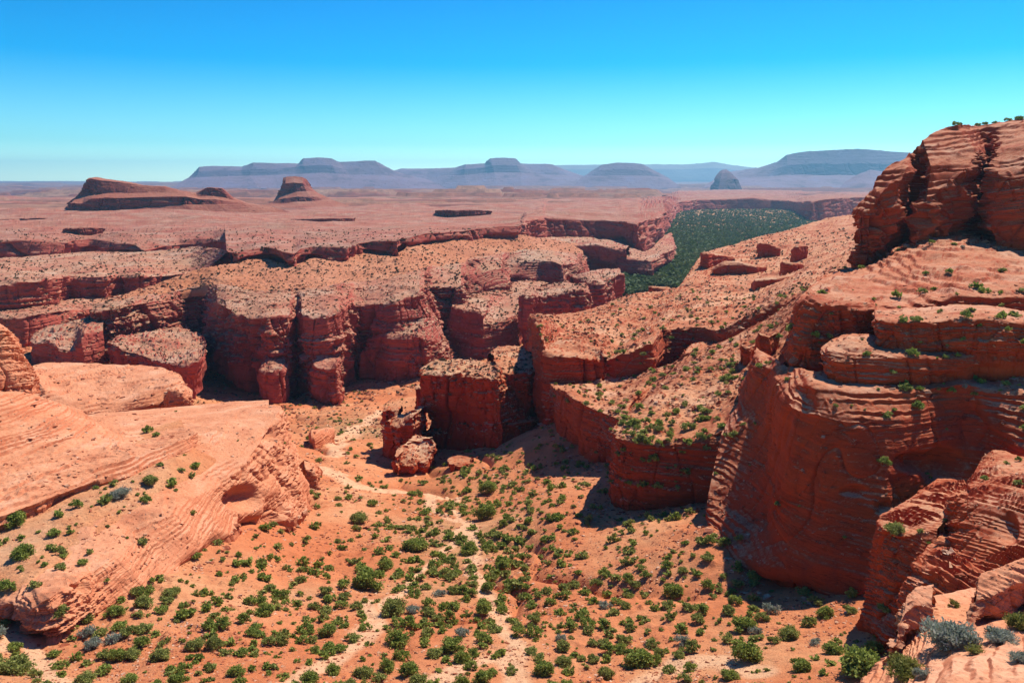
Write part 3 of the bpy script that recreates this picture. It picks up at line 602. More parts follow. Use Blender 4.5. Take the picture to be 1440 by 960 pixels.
tower('rock_block', [(684,590,684,615,232),(690,594,692,622,228),(720,598,720,618,229),(750,592,752,600,234),(756,588,757,594,238)], [(690,578),(715,575),(740,582),(755,585)], L=1.1, seed=259, label='low curved shelf of rock in front of the round leaning tower', cat='rock ledge', sink=5)

# ------------------------------------------------------------------ great headland on the right
F = [((1182,384,200),(1188,335,203),(1195,306,206),(1199,300,211)),
 ((1200,381,195),(1209,305,199),(1216,288,205),(1224,268,213)),
 ((1222,373,194),(1228,290,199),(1232,272,205),(1228,257,214)),
 ((1240,360,196),(1246,265,202),(1250,254,208),(1245,240,217)),
 ((1262,348,199),(1270,252,204),(1276,240,210),(1270,226,220)),
 ((1279,338,218),(1288,262,224),(1294,240,224),(1286,212,228)),
 ((1283,347,197),(1299,290,201),(1308,240,212),(1298,196,228)),
 ((1308,329,201),(1328,262,207),(1338,220,219),(1318,184,235)),
 ((1345,326,202),(1362,238,209),(1372,212,221),(1348,178,240)),
 ((1374,331,222),(1388,245,228),(1394,220,232),(1375,176,245)),
 ((1384,346,195),(1400,246,202),(1406,212,215),(1405,173,244)),
 ((1410,352,191),(1424,250,199),(1430,206,213),(1440,168,246)),
 ((1445,352,188),(1455,242,197),(1462,200,211),(1490,163,246)),
 ((1560,362,180),(1560,232,190),(1560,190,205),(1600,152,245)),
 ((1750,380,168),(1750,222,180),(1750,172,195),(1820,135,240))]
rows = [list(r) for r in zip(*F)]
net('red_headland', rows, M_near, L=2.0, A=1.8, lump=.5, blk=1.1, stepmin=.45, seed=400, sink=12, back=(40, -6), topA=.9, rnd=1.2, colblur=.07, crack=1.6, dip=(-.12, 0), label='tall red headland on the right skyline split by dark vertical clefts', cat='cliff')
# layered ledge below it
G1f = [(1098,468,152),(1103,484,141),(1112,497,136),(1132,503,134),(1158,502,135),(1182,482,138),(1212,470,140),(1250,462,140),(1300,458,139),(1350,458,138),(1440,460,136),(1560,465,132),(1750,480,126)]
G1r = [(1118,432,154),(1122,424,147),(1132,420,143),(1152,427,139),(1185,431,138.5),(1218,432,139.5),(1246,432,141),(1270,434,141),(1300,426,141),(1345,418,141),(1440,425,139),(1560,430,135),(1750,445,128)]
G1m = [(1135,412,165),(1145,405,165),(1160,400,162),(1180,402,160),(1205,405,158),(1235,408,156),(1262,410,154),(1285,408,153),(1310,402,154),(1350,398,155),(1440,400,154),(1560,405,150),(1750,420,144)]
G1b = [(1150,395,200),(1165,388,205),(1185,383,202),(1205,379,201),(1230,368,202),(1250,354,203),(1275,342,208),(1300,330,212),(1330,325,212),(1365,330,213),(1440,348,198),(1560,358,190),(1750,378,178)]
sc9 = lambda r, k=.94: [(u, v, Y*k) for u, v, Y in r]
G1f, G1r, G1m = sc9(G1f), sc9(G1r), sc9(G1m, .96)
net('layered_ledge', [G1f, G1r, G1m, G1b], M_near, L=.9, A=1.0, seed=410, sink=5, back=(14, -1), stepmin=.6, topA=1.9, rnd=1.6, colblur=.1, crack=.5, label='broad layered sandstone terrace with an overhanging lip below the headland', cat='rock terrace')
G2f = [(1228,468,128),(1231,486,124),(1250,498,121.5),(1300,499,120),(1350,499,119),(1400,501,118),(1440,505,117),(1560,512,115),(1750,530,110)]
G2r = [(1226,452,129),(1231,449,125.5),(1255,452,123.5),(1300,451,122.3),(1350,446,121.5),(1400,448,120.5),(1440,456,119.5),(1560,462,117),(1750,480,112)]
G2f, G2r = sc9(G2f), sc9(G2r)
net('layered_ledge', [G2f, G2r, [(u, v-11, Y+9) for u, v, Y in G2r], shift([(u, v-11, Y+9) for u, v, Y in G2r], 9, -.6)], M_near, L=.8, A=.85, seed=420, sink=5, back=(5, -4), topA=.8, colblur=.1, crack=.5, label='bright-edged rock step directly under the broad layered terrace', cat='rock terrace')
G3f = [(1150,512,126),(1152,530,121),(1178,541,118),(1230,546,116),(1275,541,116),(1310,530,116.5),(1350,520,117.5),(1440,512,119),(1560,520,118)]
G3r = [(1153,492,127.5),(1158,494,123),(1182,500,120.3),(1230,503,118.8),(1275,502,118),(1310,501,118.2),(1350,500,118.8),(1440,500,120),(1560,510,119)]
net('layered_ledge', [sc9(G3f), sc9(G3r), sc9([(1170,480,133),(1188,476,131),(1215,474,128),(1245,484,124),(1280,488,122),(1312,492,121.5),(1352,492,121.5),(1442,494,122),(1562,504,121)]), sc9([(1180,470,138),(1200,468,135),(1225,468,132),(1250,478,127),(1284,482,125),(1314,486,124),(1354,488,124),(1444,490,124),(1564,500,123)])], M_near, L=.8, A=.75, seed=430, sink=5, back=(4, -4), topA=.8, colblur=.12, crack=.6, label='lowest rounded rock step under the layered terrace, one bush growing on it', cat='rock terrace')
# great curved wall
H = [((990,733,119),(996,695,122),(1014,612,133),(1040,560,146)),
 ((1003,756,115),(1013,702,121),(1034,598,132),(1055,540,145)),
 ((1020,780,108),(1036,716,117),(1060,602,129),(1064,508,142)),
 ((1042,802,102),(1062,742,111),(1083,612,123),(1078,520,136)),
 ((1064,816,98),(1086,748,105),(1098,575,115),(1092,528,127)),
 ((1098,829,95),(1106,710,103),(1112,572,110),(1108,540,120)),
 ((1150,842,92),(1150,715,99),(1150,588,105.5),(1140,545,109.5)),
 ((1200,853,90),(1200,715,97),(1200,593,103),(1195,550,108)),
 ((1245,864,88),(1245,705,96),(1262,588,103.5),(1250,548,108)),
 ((1295,845,91),(1302,700,99),(1330,577,107),(1320,545,108.5)),
 ((1342,805,94),(1352,690,101),(1368,585,106.5),(1355,540,109)),
 ((1388,775,96),(1392,672,101),(1397,606,103.5),(1390,545,108.5)),
 ((1440,745,94),(1442,665,97),(1440,628,98.5),(1440,545,106)),
 ((1560,760,88),(1560,690,90),(1560,650,92),(1560,560,108)),
 ((1750,780,82),(1750,720,84),(1750,680,86),(1750,580,102))]
rows = [list(r) for r in zip(*H)]; rows.append(shift(rows[-1], 9, .6))
net('great_wall', rows, M_near, blk=.3, L=1.0, A=.42, lay0=.7, under=3.0, stepmin=.2, seed=440, sink=6, back=(4, -3), topA=.7, rnd=2.2, colblur=.13, crack=1.0, big=2.2, dents=[(1290,650,(26,13), 3.0),(1325,655,(24,22),4.5),(1200,690,(16,7),1.2),(1245,715,(13,8),1.8)], label='great smooth curved red wall at the right with a hollow cave in it', cat='cliff')
f_, r_ = st([(1062,515,1058,560,152),(1068,522,1068,585,146),(1085,532,1088,600,140),(1098,545,1102,630,134),(1104,560,1108,640,128)], bat=.1)
net('rock_buttress', [f_, r_, shift(r_, 8, 2), shift(r_, 14, 1)], M_near, L=.9, A=.7, seed=445, sink=6, back=(3, -6), topA=.9, label='narrow red buttress at the upper left of the great curved wall', cat='rock buttress')
# right-hand near ridges
net('rock_ridge', [[(1208,850,84),(1212,880,77.5),(1226,892,75),(1252,908,72),(1280,900,70.5),(1310,880,69)],
                   [(1236,724,86),(1235,736,82.5),(1245,748,79.5),(1265,754,78),(1290,748,77.5),(1318,742,77)],
                   [(1262,712,89),(1270,712,87),(1285,715,85.5),(1300,718,84),(1318,722,82),(1335,725,80)],
                   [(1320,672,101),(1330,672,99),(1345,674,97),(1358,678,94),(1370,684,91),(1385,690,88)]], M_near, L=.7, A=.65, dip=(.45, .3), seed=450, sink=6, back=(4, -5), topA=1.4, colblur=.12, crack=.8, label='red ridge with a rounded pale cap and bushes, in front of the great curved wall', cat='rock ridge')
net('rock_ridge', [[(1258,850,74),(1264,868,70),(1285,880,67),(1330,860,64),(1365,845,62.5),(1390,840,61)],
                   [(1280,790,76),(1285,795,72.5),(1305,805,69.5),(1335,818,66.5),(1362,826,64.5),(1385,828,63)],
                   [(1295,768,78),(1305,765,76),(1322,772,73.5),(1342,788,70),(1362,802,67),(1382,812,65)],
                   [(1316,740,82),(1320,742,80),(1332,752,77.5),(1350,770,73.5),(1370,785,70.5),(1390,795,68)]], M_near, L=.6, A=.5, dip=(.5, .2), seed=455, sink=6, back=(3, -6), topA=1.5, colblur=.12, crack=.5, label='lit fan-shaped ridge of tilted layers between the near bushes and the great wall', cat='rock ridge')
net('rock_ridge', [[(1312,790,77),(1330,822,69),(1372,838,64.5),(1420,842,62),(1500,842,59),(1640,850,56)],
                   [(1330,700,83),(1345,702,79),(1372,706,75.5),(1405,716,72.5),(1450,715,70.5),(1600,720,66)],
                   [(1362,678,88),(1375,676,86),(1392,672,84),(1418,672,82),(1460,672,80),(1600,680,75)],
                   [(1384,640,100),(1396,632,99),(1412,632,97),(1430,638,95),(1470,645,92),(1600,650,87)]], M_near, L=.7, A=.75, dip=(.45, .3), seed=460, sink=6, back=(4, -3), topA=1.4, colblur=.12, crack=1.0, dents=[(1352,690,(10,8),1.2),(1415,745,(14,20),1.6)], label='dark red ridge at the right edge, below the end of the great curved wall', cat='rock ridge')

# near ground at the bottom right corner
edge = [(1120,1040,22.5),(1165,1000,24.5),(1212,965,26.5),(1240,930,28.5),(1266,900,29.5),(1276,868,31),(1310,836,32.5),(1368,824,34),(1398,824,34),(1440,806,35),(1540,780,37),(1700,740,39)]
nf = [(u, v+16, Y-1.2) for u, v, Y in edge]; 
n2 = [(1180,1120,17.5),(1215,1080,18.5),(1255,1040,20),(1285,1000,21.5),(1305,970,23),(1320,940,24.5),(1345,910,25.8),(1385,890,26.8),(1415,880,27.2),(1455,870,27.6),(1550,850,28.5),(1720,820,30)]
n3 = [(u, v+160, Y*.68) for u, v, Y in n2]
dn = shift(edge, 2.0, -9)
def near():
    net('near_ground', [dn, edge, nf, n2, n3], M_left, L=.28, A=.3, seed=470, sink=10, topA=1.0, rnd=1.4, colblur=.12, kind='structure', dip=(.1, .1))
near()
f_, r_ = st([(1362,878,1360,884,27.6),(1372,846,1374,874,28.2),(1398,838,1402,872,28.2),(1425,826,1430,868,28.6),(1452,818,1456,862,29),(1500,810,1505,850,30)], bat=.2)
net('pale_boulder', [f_, r_, shift(r_, 1.6, .4), shift(r_, 3.0, -.4), shift(r_, 3.5, -3)], M_left, L=.3, A=.22, seed=475, sink=1.5, topA=1.0, dip=(.5, .2), label='pale layered boulder at the right edge behind the yellow-green bushes', cat='boulder')
f_, r_ = st([(1258,905,1256,912,27.6),(1264,880,1268,905,27.8),(1272,862,1284,895,28.2),(1284,850,1305,890,28.4),(1310,846,1322,886,28.6)], bat=.3)
net('pale_boulder', [f_, r_, shift(r_, 1.2, .2), shift(r_, 2.2, -.5), shift(r_, 2.6, -3)], M_left, L=.3, A=.25, seed=478, sink=1.5, topA=1.0, dip=(.5, .2), label='ragged rock lip beside the large grey-green bush at bottom right', cat='boulder')

# ------------------------------------------------------------------ left foreground outcrop
K = [(22,872,22,882,84),(36,872,38,895,83),(42,858,60,906,81),(70,840,92,908,81.5),(100,822,130,887,86),(132,806,172,864,91),(166,783,216,840,96),(200,758,258,808,104),(235,726,294,785,110),(262,703,322,758,118),(292,690,332,740,124),(318,680,352,734,129),(334,664,374,737,132),(348,648,392,740,134),(364,626,412,732,140),(379,604,428,722,148),(390,584,438,710,158),(396,576,438,700,164),(392,571,430,690,172)]
bt = [.8,.8,.8,.9,1,1.2,1.2,1.2,1.3,1.4,1.6,2,3.5,6,8,9,8,7,5]
f_ = [(uf, vf, Y) for ur, vr, uf, vf, Y in K]; r_ = [(q[0], q[1], q[4]+b) for q, b in zip(K, bt)]
r2 = [(-250,860,84),(-120,845,87),(-40,830,90),(0,805,94),(30,780,98),(60,755,103),(95,730,108),(130,708,113),(165,690,118),(200,675,122),(230,660,127),(252,648,132),(270,632,139),(288,618,146),(305,604,153),(325,592,160),(345,582,167),(365,575,172),(378,571,176)]
r3 = [(-300,700,118),(-200,690,121),(-130,680,124),(-60,668,128),(0,658,131),(40,648,135),(80,640,138),(115,632,141),(150,622,146),(180,614,150),(205,606,154),(230,599,158),(255,592,162),(280,586,166),(305,580,170),(330,574,174),(352,570,177),(368,567,180),(378,566,181)]
r4 = [(-320,600,160),(-240,600,162),(-160,600,162),(-90,598,164),(-30,595,166),(20,592,168),(60,588,171),(100,585,174),(140,581,177),(175,578,179),(205,575,182),(230,573,184),(255,571,186),(280,569,188),(305,567,190),(330,565,191),(352,564,192),(368,563,192),(378,563,192)]
net('ledge_outcrop', [f_, r_, r2, r3, r4], M_left, L=.75, A=1.0, seed=500, sink=5, back=(5, -14), topA=.7, rnd=.8, colblur=.07, dip=(-.04, .0), wmin=.3, lump=.35, crack=1.2, blk=.8, under=1.5, big=1.0, dents=[(345,700,(24,16),4.0),(392,715,(16,22),2.2),(62,893,(26,10),1.2),(378,612,(12,10),2.0)], label='long pale orange sandstone ledge running diagonally across the left foreground', cat='rock outcrop')
sa = [tuple(.55*p+.45*q for p, q in zip(a_, b_)) for a_, b_ in zip(r_, r2)][:13]
net('sandy_bench', [shift(sa, -.3, -.5), shift(sa, .6, .25), shift(r2[:13], 0, .5), shift(r3[:13], 0, .4)], M_sand, L=.8, A=.05, seed=505, sink=.5, back=(4, -3), topA=.1, lump=.35, rnd=2, colblur=.2, kind='structure')
LS = [((-200,800,90),(-200,778,93),(-200,690,112),(-200,540,140)),((-80,760,97),(-80,740,99),(-80,668,118),(-80,545,142)),((0,730,104),(0,712,107),(0,650,124),(0,552,145)),((60,706,110),(60,690,113),(60,634,130),(42,554,150)),((120,685,117),(120,668,120),(108,618,137),(76,566,152)),((180,667,123),(180,648,126),(148,616,141),(110,577,155)),((230,650,130),(230,631,133),(195,624,143),(140,600,153)),((262,641,135),(262,617,138),(235,616,146),(200,612,153)),((281,630,140),(279,608,143),(265,606,149),(255,602,156))]
rows = [list(r) for r in zip(*LS)]; rows.append(shift(rows[-1], 6, -1.5))
net('tilted_slab', rows, M_left, L=.8, A=.9, seed=510, sink=3, back=(3, -5), wmin=.4, stepmin=.5, topA=1.3, rnd=1.2, colblur=.14, dip=(-.12, .05), crack=.3, label='big slab of tilted orange layers at the left edge above the sandy bench', cat='rock slab')
net('rounded_outcrop', [[(-140,580,148),(-60,565,150),(0,553,152),(20,549,154),(40,546,157),(50,538,162),(52,528,170)],[(-140,440,156),(-60,440,158),(0,456,160),(14,464,162),(26,484,163),(38,508,165),(46,520,171)],[(-140,425,172),(-60,430,172),(-10,448,172),(6,458,172),(18,478,172),(30,502,174),(42,518,178)]], M_left, L=.8, A=.8, seed=515, sink=4, back=(5, -20), topA=.5, dip=(-.3, .2), colblur=.2, rnd=3, label='rounded deep orange outcrop cut off by the left edge of the picture', cat='rock outcrop')
NR = [((46,552,205),(50,530,210),(46,514,240)),((62,573,196),(70,552,204),(62,509,243)),((90,583,192),(100,562,200),(90,508,245)),((130,585,192),(140,568,199),(130,510,244)),((175,581,194),(185,562,200),(170,512,244)),((210,575,197),(218,552,203),(205,513,244)),((238,568,201),(240,540,208),(228,517,241)),((255,556,208),(252,534,214),(246,524,234)),((262,542,218),(256,530,222),(254,528,229))]
rows = [list(r) for r in zip(*NR)]
net('tilted_slab', rows, M_left, L=.8, A=.9, wmin=.4, seed=520, sink=5, back=(4, -30), topA=1.2, rnd=1.4, dip=(-.12, .05), colblur=.14, crack=.4, dents=[(86,545,(14,6),2.0)], label='pale tilted slab beyond the sandy bench, with a small dark hollow near its left end', cat='rock slab')
tower('rock_block', [(228,560,226,572,195),(236,548,240,576,192),(258,552,262,577,192),(272,558,274,572,197)], [(240,542),(255,536),(270,546)], L=.8, seed=525, mat=M_left, label='loose orange block at the right end of the farther tilted slab', cat='boulder')
f_, r_ = st([(436,618,436,622),(438,612,442,626),(452,610,455,624),(470,606,472,616)], bat=.2)
net('pale_boulder', [f_, r_, shift(r_, 4, .5), shift(r_, 7, -.3), shift(r_, 8, -3)], M_left, L=.7, A=.4, seed=530, sink=2, topA=.5, label='isolated flat pale boulder on the canyon floor beside the trail', cat='boulder')
f_, r_ = st([(420,668,420,676),(428,660,432,688),(445,665,446,690),(452,672,453,684)], bat=.2)
net('rock_block', [f_, r_, shift(r_, 4, .8), shift(r_, 7, 0), shift(r_, 8, -3)], M_left, L=.7, A=.5, seed=535, sink=2, topA=.5, label='knobbly orange boulder just off the right end of the long ledge', cat='boulder')

# ------------------------------------------------------------------ buttes and far mesas
def far(name, stn, mat, L, seed, label, cat, backd, A=None, **kw):
    rows = [list(r) for r in zip(*stn)]
    for i, q_ in enumerate(rows[0]):
        if q_[2] < 1300: continue
        p = P(*q_); p[2] = plainz(p[0], p[1])-4; a = proj(p); rows[0][i] = (float(a[0]), float(a[1]), q_[2])
    return net(name, rows, mat, L=L, A=A or L*.75, seed=seed, sink=kw.pop('sink', 20), back=backd, lump=.25, blk=1.2, crack=1.6, topA=.1, cell=.45, colblur=kw.pop('colblur', .03), rnd=.4, label=label, cat=cat, **kw)
for i_, (pts, Y0, hp, lb) in enumerate([
 ([(86,327),(92,328),(112,328),(132,327),(146,324)], 840, 7, 'short dark scarp on the plain just in front of the long butte'),
 ([(612,301),(622,303),(640,304),(668,302),(692,300)], 1240, 8, 'dark broken scarp on the open plain above the upper cliff rim'),
 ([(24,311),(34,312),(55,312),(72,312),(86,310)], 1090, 5, 'thin dark ledge on the plain left of the long butte, nearer one'),
 ([(-30,313),(-8,314),(8,314),(20,311)], 1060, 5, 'thin dark ledge cut by the left edge of the picture on the plain'),
 ([(62,293),(70,294),(90,294),(110,292)], 1500, 4, 'low ledge at the left foot of the long butte'),
 ([(410,310),(425,311),(455,311),(480,310),(500,308)], 1130, 3, 'faint low ledge on the plain below the cone-shaped butte'),
 ([(20,286),(40,287),(70,287),(95,285)], 2100, 3, 'thin far ledge near the left edge of the plain')]):
    n_ = len(pts); f0, r0 = [], []
    for k_, (u, v) in enumerate(pts):
        Yk = Y0*(1-.03*math.sin(math.pi*k_/(n_-1))); e_ = math.sin(math.pi*min(1, .08+k_/(n_-1)*.9))**.4
        p_ = P(u, v, Yk); zf_ = (plainz(p_[0], p_[1]) if Yk > 1300 else p_[2])-1.5; p_[2] = zf_; a_ = proj(p_); f0.append((float(a_[0]), float(a_[1]), Yk))
        p_[2] += 1.5+hp*e_*Yk/FPX; a_ = proj(p_+np.array([0, 3, 0])); r0.append((float(a_[0]), float(a_[1]), Yk+3))
    far('low_scarp', list(zip(f0, r0, shift(r0, .03*Y0, -.25*hp*Y0/FPX))), M_butte, .0035*Y0, 700+i_*7, lb, 'rock ledge', (.06*Y0, -1.1*hp*Y0/FPX))
# rows: base, talus top, lower rim, upper foot, upper rim, crest
far('butte', [((40,304,1330),(85,300,1380),(92,296,1390),(96,285,1395),(104,280,1400),(112,276,1420)),
 ((90,310,1290),(98,303,1330),(100,285,1340),(108,278,1375),(113,272,1390),(118,262,1420)),
 ((118,312,1270),(112,302,1325),(116,286,1335),(118,276,1375),(121,253,1385),(124,251,1420)),
 ((135,311,1270),(125,303,1315),(129,279,1325),(130,275,1370),(128,251,1385),(136,249.5,1425)),
 ((160,309,1275),(145,298,1320),(148,278,1328),(150,272,1370),(144,254,1388),(150,252,1425)),
 ((195,308,1280),(175,294,1320),(178,278,1328),(178,272,1370),(172,257,1388),(176,255,1425)),
 ((230,306,1290),(205,291,1325),(208,277,1332),(208,271,1372),(200,261,1390),(202,260,1425)),
 ((262,304,1300),(238,289,1330),(238,277,1336),(236,271,1376),(230,263,1392),(232,262,1425)),
 ((285,302,1310),(262,288,1335),(262,277,1340),(260,272,1380),(254,269,1394),(256,268.5,1425)),
 ((310,299,1330),(285,288,1350),(284,281,1355),(278,277,1385),(276,273,1396),(275,271,1425)),
 ((335,297,1345),(305,287,1360),(304,281,1365),(298,276,1390),(291,264,1398),(292,263,1425)),
 ((355,295,1360),(325,287,1375),(322,283,1380),(316,278,1395),(312,265,1402),(313,264,1428)),
 ((385,293,1380),(350,288,1395),(345,286,1398),(335,283,1405),(328,279,1410),(328,278,1430)),
 ((420,291,1410),(380,290,1420),(375,289.5,1422),(360,288,1425),(350,287,1428),(350,286,1435))], M_butte, 6, 600, 'long red butte with a block-shaped left end, on the plain at the left', 'butte', (220, -60))
far('butte', [((350,293,1750),(378,286,1800),(385,283,1810),(388,277,1830),(391,272,1840),(396,262,1860)),
 ((380,295,1700),(388,286,1780),(391,281,1790),(394,275,1820),(396,262,1830),(398,250,1860)),
 ((400,296,1690),(398,286,1775),(400,279,1785),(402,273,1815),(401,258,1825),(403,248.5,1860)),
 ((425,296,1690),(418,284,1780),(419,277,1788),(417,270,1815),(414,257,1825),(414,248,1860)),
 ((455,296,1700),(438,283,1790),(437,277,1795),(431,269,1820),(426,258,1830),(425,249,1860)),
 ((485,295,1720),(452,282,1810),(448,277,1815),(440,269,1835),(433,262,1842),(431,252,1865)),
 ((515,292,1760),(465,280,1840),(458,277,1845),(448,272,1855),(440,266,1860),(437,259,1875))], M_butte, 6, 620, 'cone-shaped red butte with a small square summit, standing alone on the plain', 'butte', (120, -60))
far('butte', [((996,254,6400),(1004,252,6500),(1008,246,6550),(1012,241,6600)),((1010,255,6300),(1013,252,6420),(1015,244,6500),(1016,239,6600)),((1022,255,6300),(1022,252,6420),(1022,243,6500),(1021,238,6600)),((1034,254.5,6350),(1032,252,6450),(1029,245,6530),(1026,241,6600)),((1046,254,6400),(1038,252.5,6500),(1036,251,6560),(1033,248,6620))], M_vfar, 18, 630, 'tiny dark cone-shaped butte far away in front of the big blue mesa', 'butte', (200, -80))
far('mesa', [((230,262,8600),(262,252,9400),(268,248,9600),(272,244,9800)),((262,263,8500),(275,250,9300),(279,241,9400),(280,235,9550)),((300,264,8500),(300,248,9300),(300,240,9400),(300,233.5,9550)),((340,264,8500),(340,247,9300),(340,239,9400),(340,234,9550)),((362,264,8450),(352,247,9250),(354,238,9350),(356,228.5,9500)),((390,264,8450),(385,246,9200),(385,238,9300),(385,229,9500)),((415,264,8450),(412,245,9150),(415,235,9300),(420,230,9500)),((430,264,8450),(428,244,9150),(426,233,9250),(426,223,9450)),((450,264,8450),(450,243,9150),(449,232,9250),(448,221.5,9450)),((470,264,8450),(472,244,9150),(468,233,9250),(466,222.5,9450)),((490,264,8450),(492,246,9200),(485,238,9300),(476,227.5,9500)),((515,264,8450),(515,246,9250),(512,238,9350),(505,227,9520)),((545,263,8500),(545,246,9300),(535,238,9400),(528,226.5,9550)),((575,262,8600),(566,249,9350),(552,241,9450),(538,232,9600)),((640,260,8800),(600,252,9500),(585,249,9600),(560,246,9800))], M_vfar, 40, 640, 'long stepped blue mesa on the left horizon with a raised block on top', 'mesa', (900, -150))
far('mesa', [((520,258,10000),(540,248,10800),(548,244,11000),(552,241,11200)),((560,259,9900),(560,247,10800),(562,241,10950),(565,237.5,11150)),((600,260,9800),(600,247,10700),(602,241,10900),(605,237,11100)),((640,260,9500),(632,247,10400),(636,240,10600),(640,235.5,10900)),((665,261,9300),(652,246,10200),(653,238,10300),(655,231,10500)),((690,261,9200),(678,244,10100),(682,235,10200),(682,230,10400)),((700,261,9200),(695,243,10000),(692,233,10100),(689,223,10300)),((715,261,9200),(712,243,10000),(710,232,10100),(708,222,10300)),((735,261,9200),(732,243,10000),(728,233,10100),(725,223,10300)),((760,261,9300),(752,245,10100),(742,237,10250),(732,230,10400)),((785,261,9400),(775,246,10200),(770,238,10300),(765,230.5,10450)),((810,260,9600),(800,247,10300),(786,239,10400),(777,231.5,10500)),((845,259,9800),(830,250,10500),(815,246,10600),(800,241,10800))], M_vfar, 38, 650, 'pinkish blue mesa in the middle of the horizon with a square crown', 'mesa', (900, -160))
far('mesa', [((795,258,8800),(818,249,9400),(826,245,9500),(830,242,9600)),((830,259,8700),(838,248,9300),(842,240,9400),(846,232,9550)),((870,259,8700),(868,247,9300),(868,238,9400),(868,229,9550)),((900,259,8700),(895,247,9300),(894,238,9400),(892,229,9550)),((930,258,8750),(920,248,9350),(912,240,9420),(904,231,9560)),((965,257,8800),(940,250,9400),(932,246,9500),(924,242,9600))], M_vfar, 34, 660, 'dark blue flat-topped hill right of the middle of the horizon', 'mesa', (700, -150))
far('mesa', [((985,262,8400),(1005,252,9400),(1015,247,9700),(1030,241,10000)),((1040,264,8300),(1050,250,9300),(1058,243,9500),(1066,236,9700)),((1080,265,8200),(1085,248,9200),(1090,238,9300),(1093,228,9500)),((1110,265,8200),(1108,246,9150),(1108,233,9250),(1106,218,9450)),((1140,265,8200),(1140,246,9150),(1138,231,9250),(1134,213,9450)),((1180,265,8200),(1178,246,9100),(1176,230,9200),(1172,211,9400)),((1210,265,8200),(1210,246,9100),(1208,229,9200),(1205,209.5,9400)),((1250,265,8200),(1250,247,9100),(1248,230,9200),(1245,212.5,9400)),((1290,264,8300),(1290,248,9200),(1286,232,9300),(1280,214.5,9500)),((1340,264,8300),(1340,248,9200),(1335,235,9300),(1330,218,9500)),((1500,264,8300),(1500,248,9200),(1490,235,9300),(1480,225,9500))], M_vfar, 42, 670, 'largest blue mesa at the right of the horizon, partly behind the red headland', 'mesa', (1200, -200))
far('hill', [((1170,262,6800),(1188,256,7200),(1205,246,7400),(1212,243,7500)),((1215,264,6600),(1220,254,7100),(1224,244,7300),(1224,238.5,7450)),((1250,264,6600),(1248,254,7100),(1245,246,7300),(1242,241,7450)),((1300,264,6600),(1295,256,7100),(1290,250,7300),(1285,247,7450))], M_vfar, 25, 680, 'small bluish hill in front of the right end of the largest mesa', 'hill', (300, -100))
far('distant_ridge', [((680,252,19000),(690,246,19500),(700,243,20000)),((760,252,19000),(775,238,19500),(780,232.5,20000)),((840,252,19000),(840,238,19500),(840,231.5,20000)),((920,252,19000),(920,238,19500),(920,231,20000)),((960,252,19000),(960,238,19500),(960,231.5,20000)),((985,252,19000),(985,237,19500),(985,229.5,20000)),((1003,252,19000),(1003,236,19500),(1002,227.5,20000)),((1025,252,19000),(1025,238,19500),(1022,231,20000)),((1060,252,19000),(1060,242,19500),(1055,235.5,20000)),((1120,252,19000),(1120,244,19500),(1115,239,20000)),((1300,252,19000),(1300,246,19500),(1300,243,20000))], M_ridge, 60, 690, 'pale cyan ridge behind everything else on the horizon', 'mountain ridge', (1500, -150))
#PART2
# ------------------------------------------------------------------ vegetation and rubble, stood on the finished surfaces
bpy.context.view_layer.update()
DG = bpy.context.evaluated_depsgraph_get()
ORG = Vector((0, 0, 0))
def hit(u, v):
    ok, loc, nor, idx, ob, _ = SC.ray_cast(DG, ORG, Vector(P(u, v, 1.0)).normalized())
    return (loc, nor, ob.name) if ok else None
def leaf_mat(name, a, b, c=None):
    m, t = nodes(name); g = t.nodes.new('ShaderNodeNewGeometry'); oi = t.nodes.new('ShaderNodeObjectInfo')
    n = N(t, 'TexNoise', Scale=1.3, Detail=3.0); t.links.new(g.outputs['Position'], n.inputs['Vector'])
    col = mix(t, maprange(t, n.outputs[0], .35, .65), a, b)
    ri = g.outputs['Random Per Island']
    col = mix(t, maprange(t, ri, .55, 1.0, 0, .8), col, c or b)
    bs = N(t, 'BsdfPrincipled', Roughness=.8); bs.inputs['Specular IOR Level'].default_value = .2
    tr = t.nodes.new('ShaderNodeBsdfTranslucent'); t.links.new(col, bs.inputs['Base Color']); t.links.new(col, tr.inputs[0])
    ms = t.nodes.new('ShaderNodeMixShader'); ms.inputs[0].default_value = .3; t.links.new(bs.outputs[0], ms.inputs[1]); t.links.new(tr.outputs[0], ms.inputs[2])
    o = t.nodes.new('ShaderNodeOutputMaterial'); t.links.new(ms.outputs[0], o.inputs[0]); return m
LEAF = [leaf_mat('foliage_green', (.15, .20, .03), (.29, .33, .06), (.46, .48, .11)),
        leaf_mat('foliage_olive', (.19, .21, .045), (.33, .34, .08), (.48, .47, .14)),
        leaf_mat('foliage_grey', (.22, .24, .16), (.36, .38, .28), (.50, .50, .40)),
        leaf_mat('foliage_yellow', (.15, .16, .03), (.30, .28, .06), (.42, .38, .12))]
mt, tt = nodes('dry_wood'); b_ = N(tt, 'BsdfPrincipled', Roughness=.9); nn = N(tt, 'TexNoise', Scale=9.0, Detail=4.0)
tt.links.new(mix(tt, nn.outputs[0], (.12, .085, .06), (.36, .31, .27)), b_.inputs['Base Color']); oo = tt.nodes.new('ShaderNodeOutputMaterial'); tt.links.new(b_.outputs[0], oo.inputs[0]); WOOD = mt

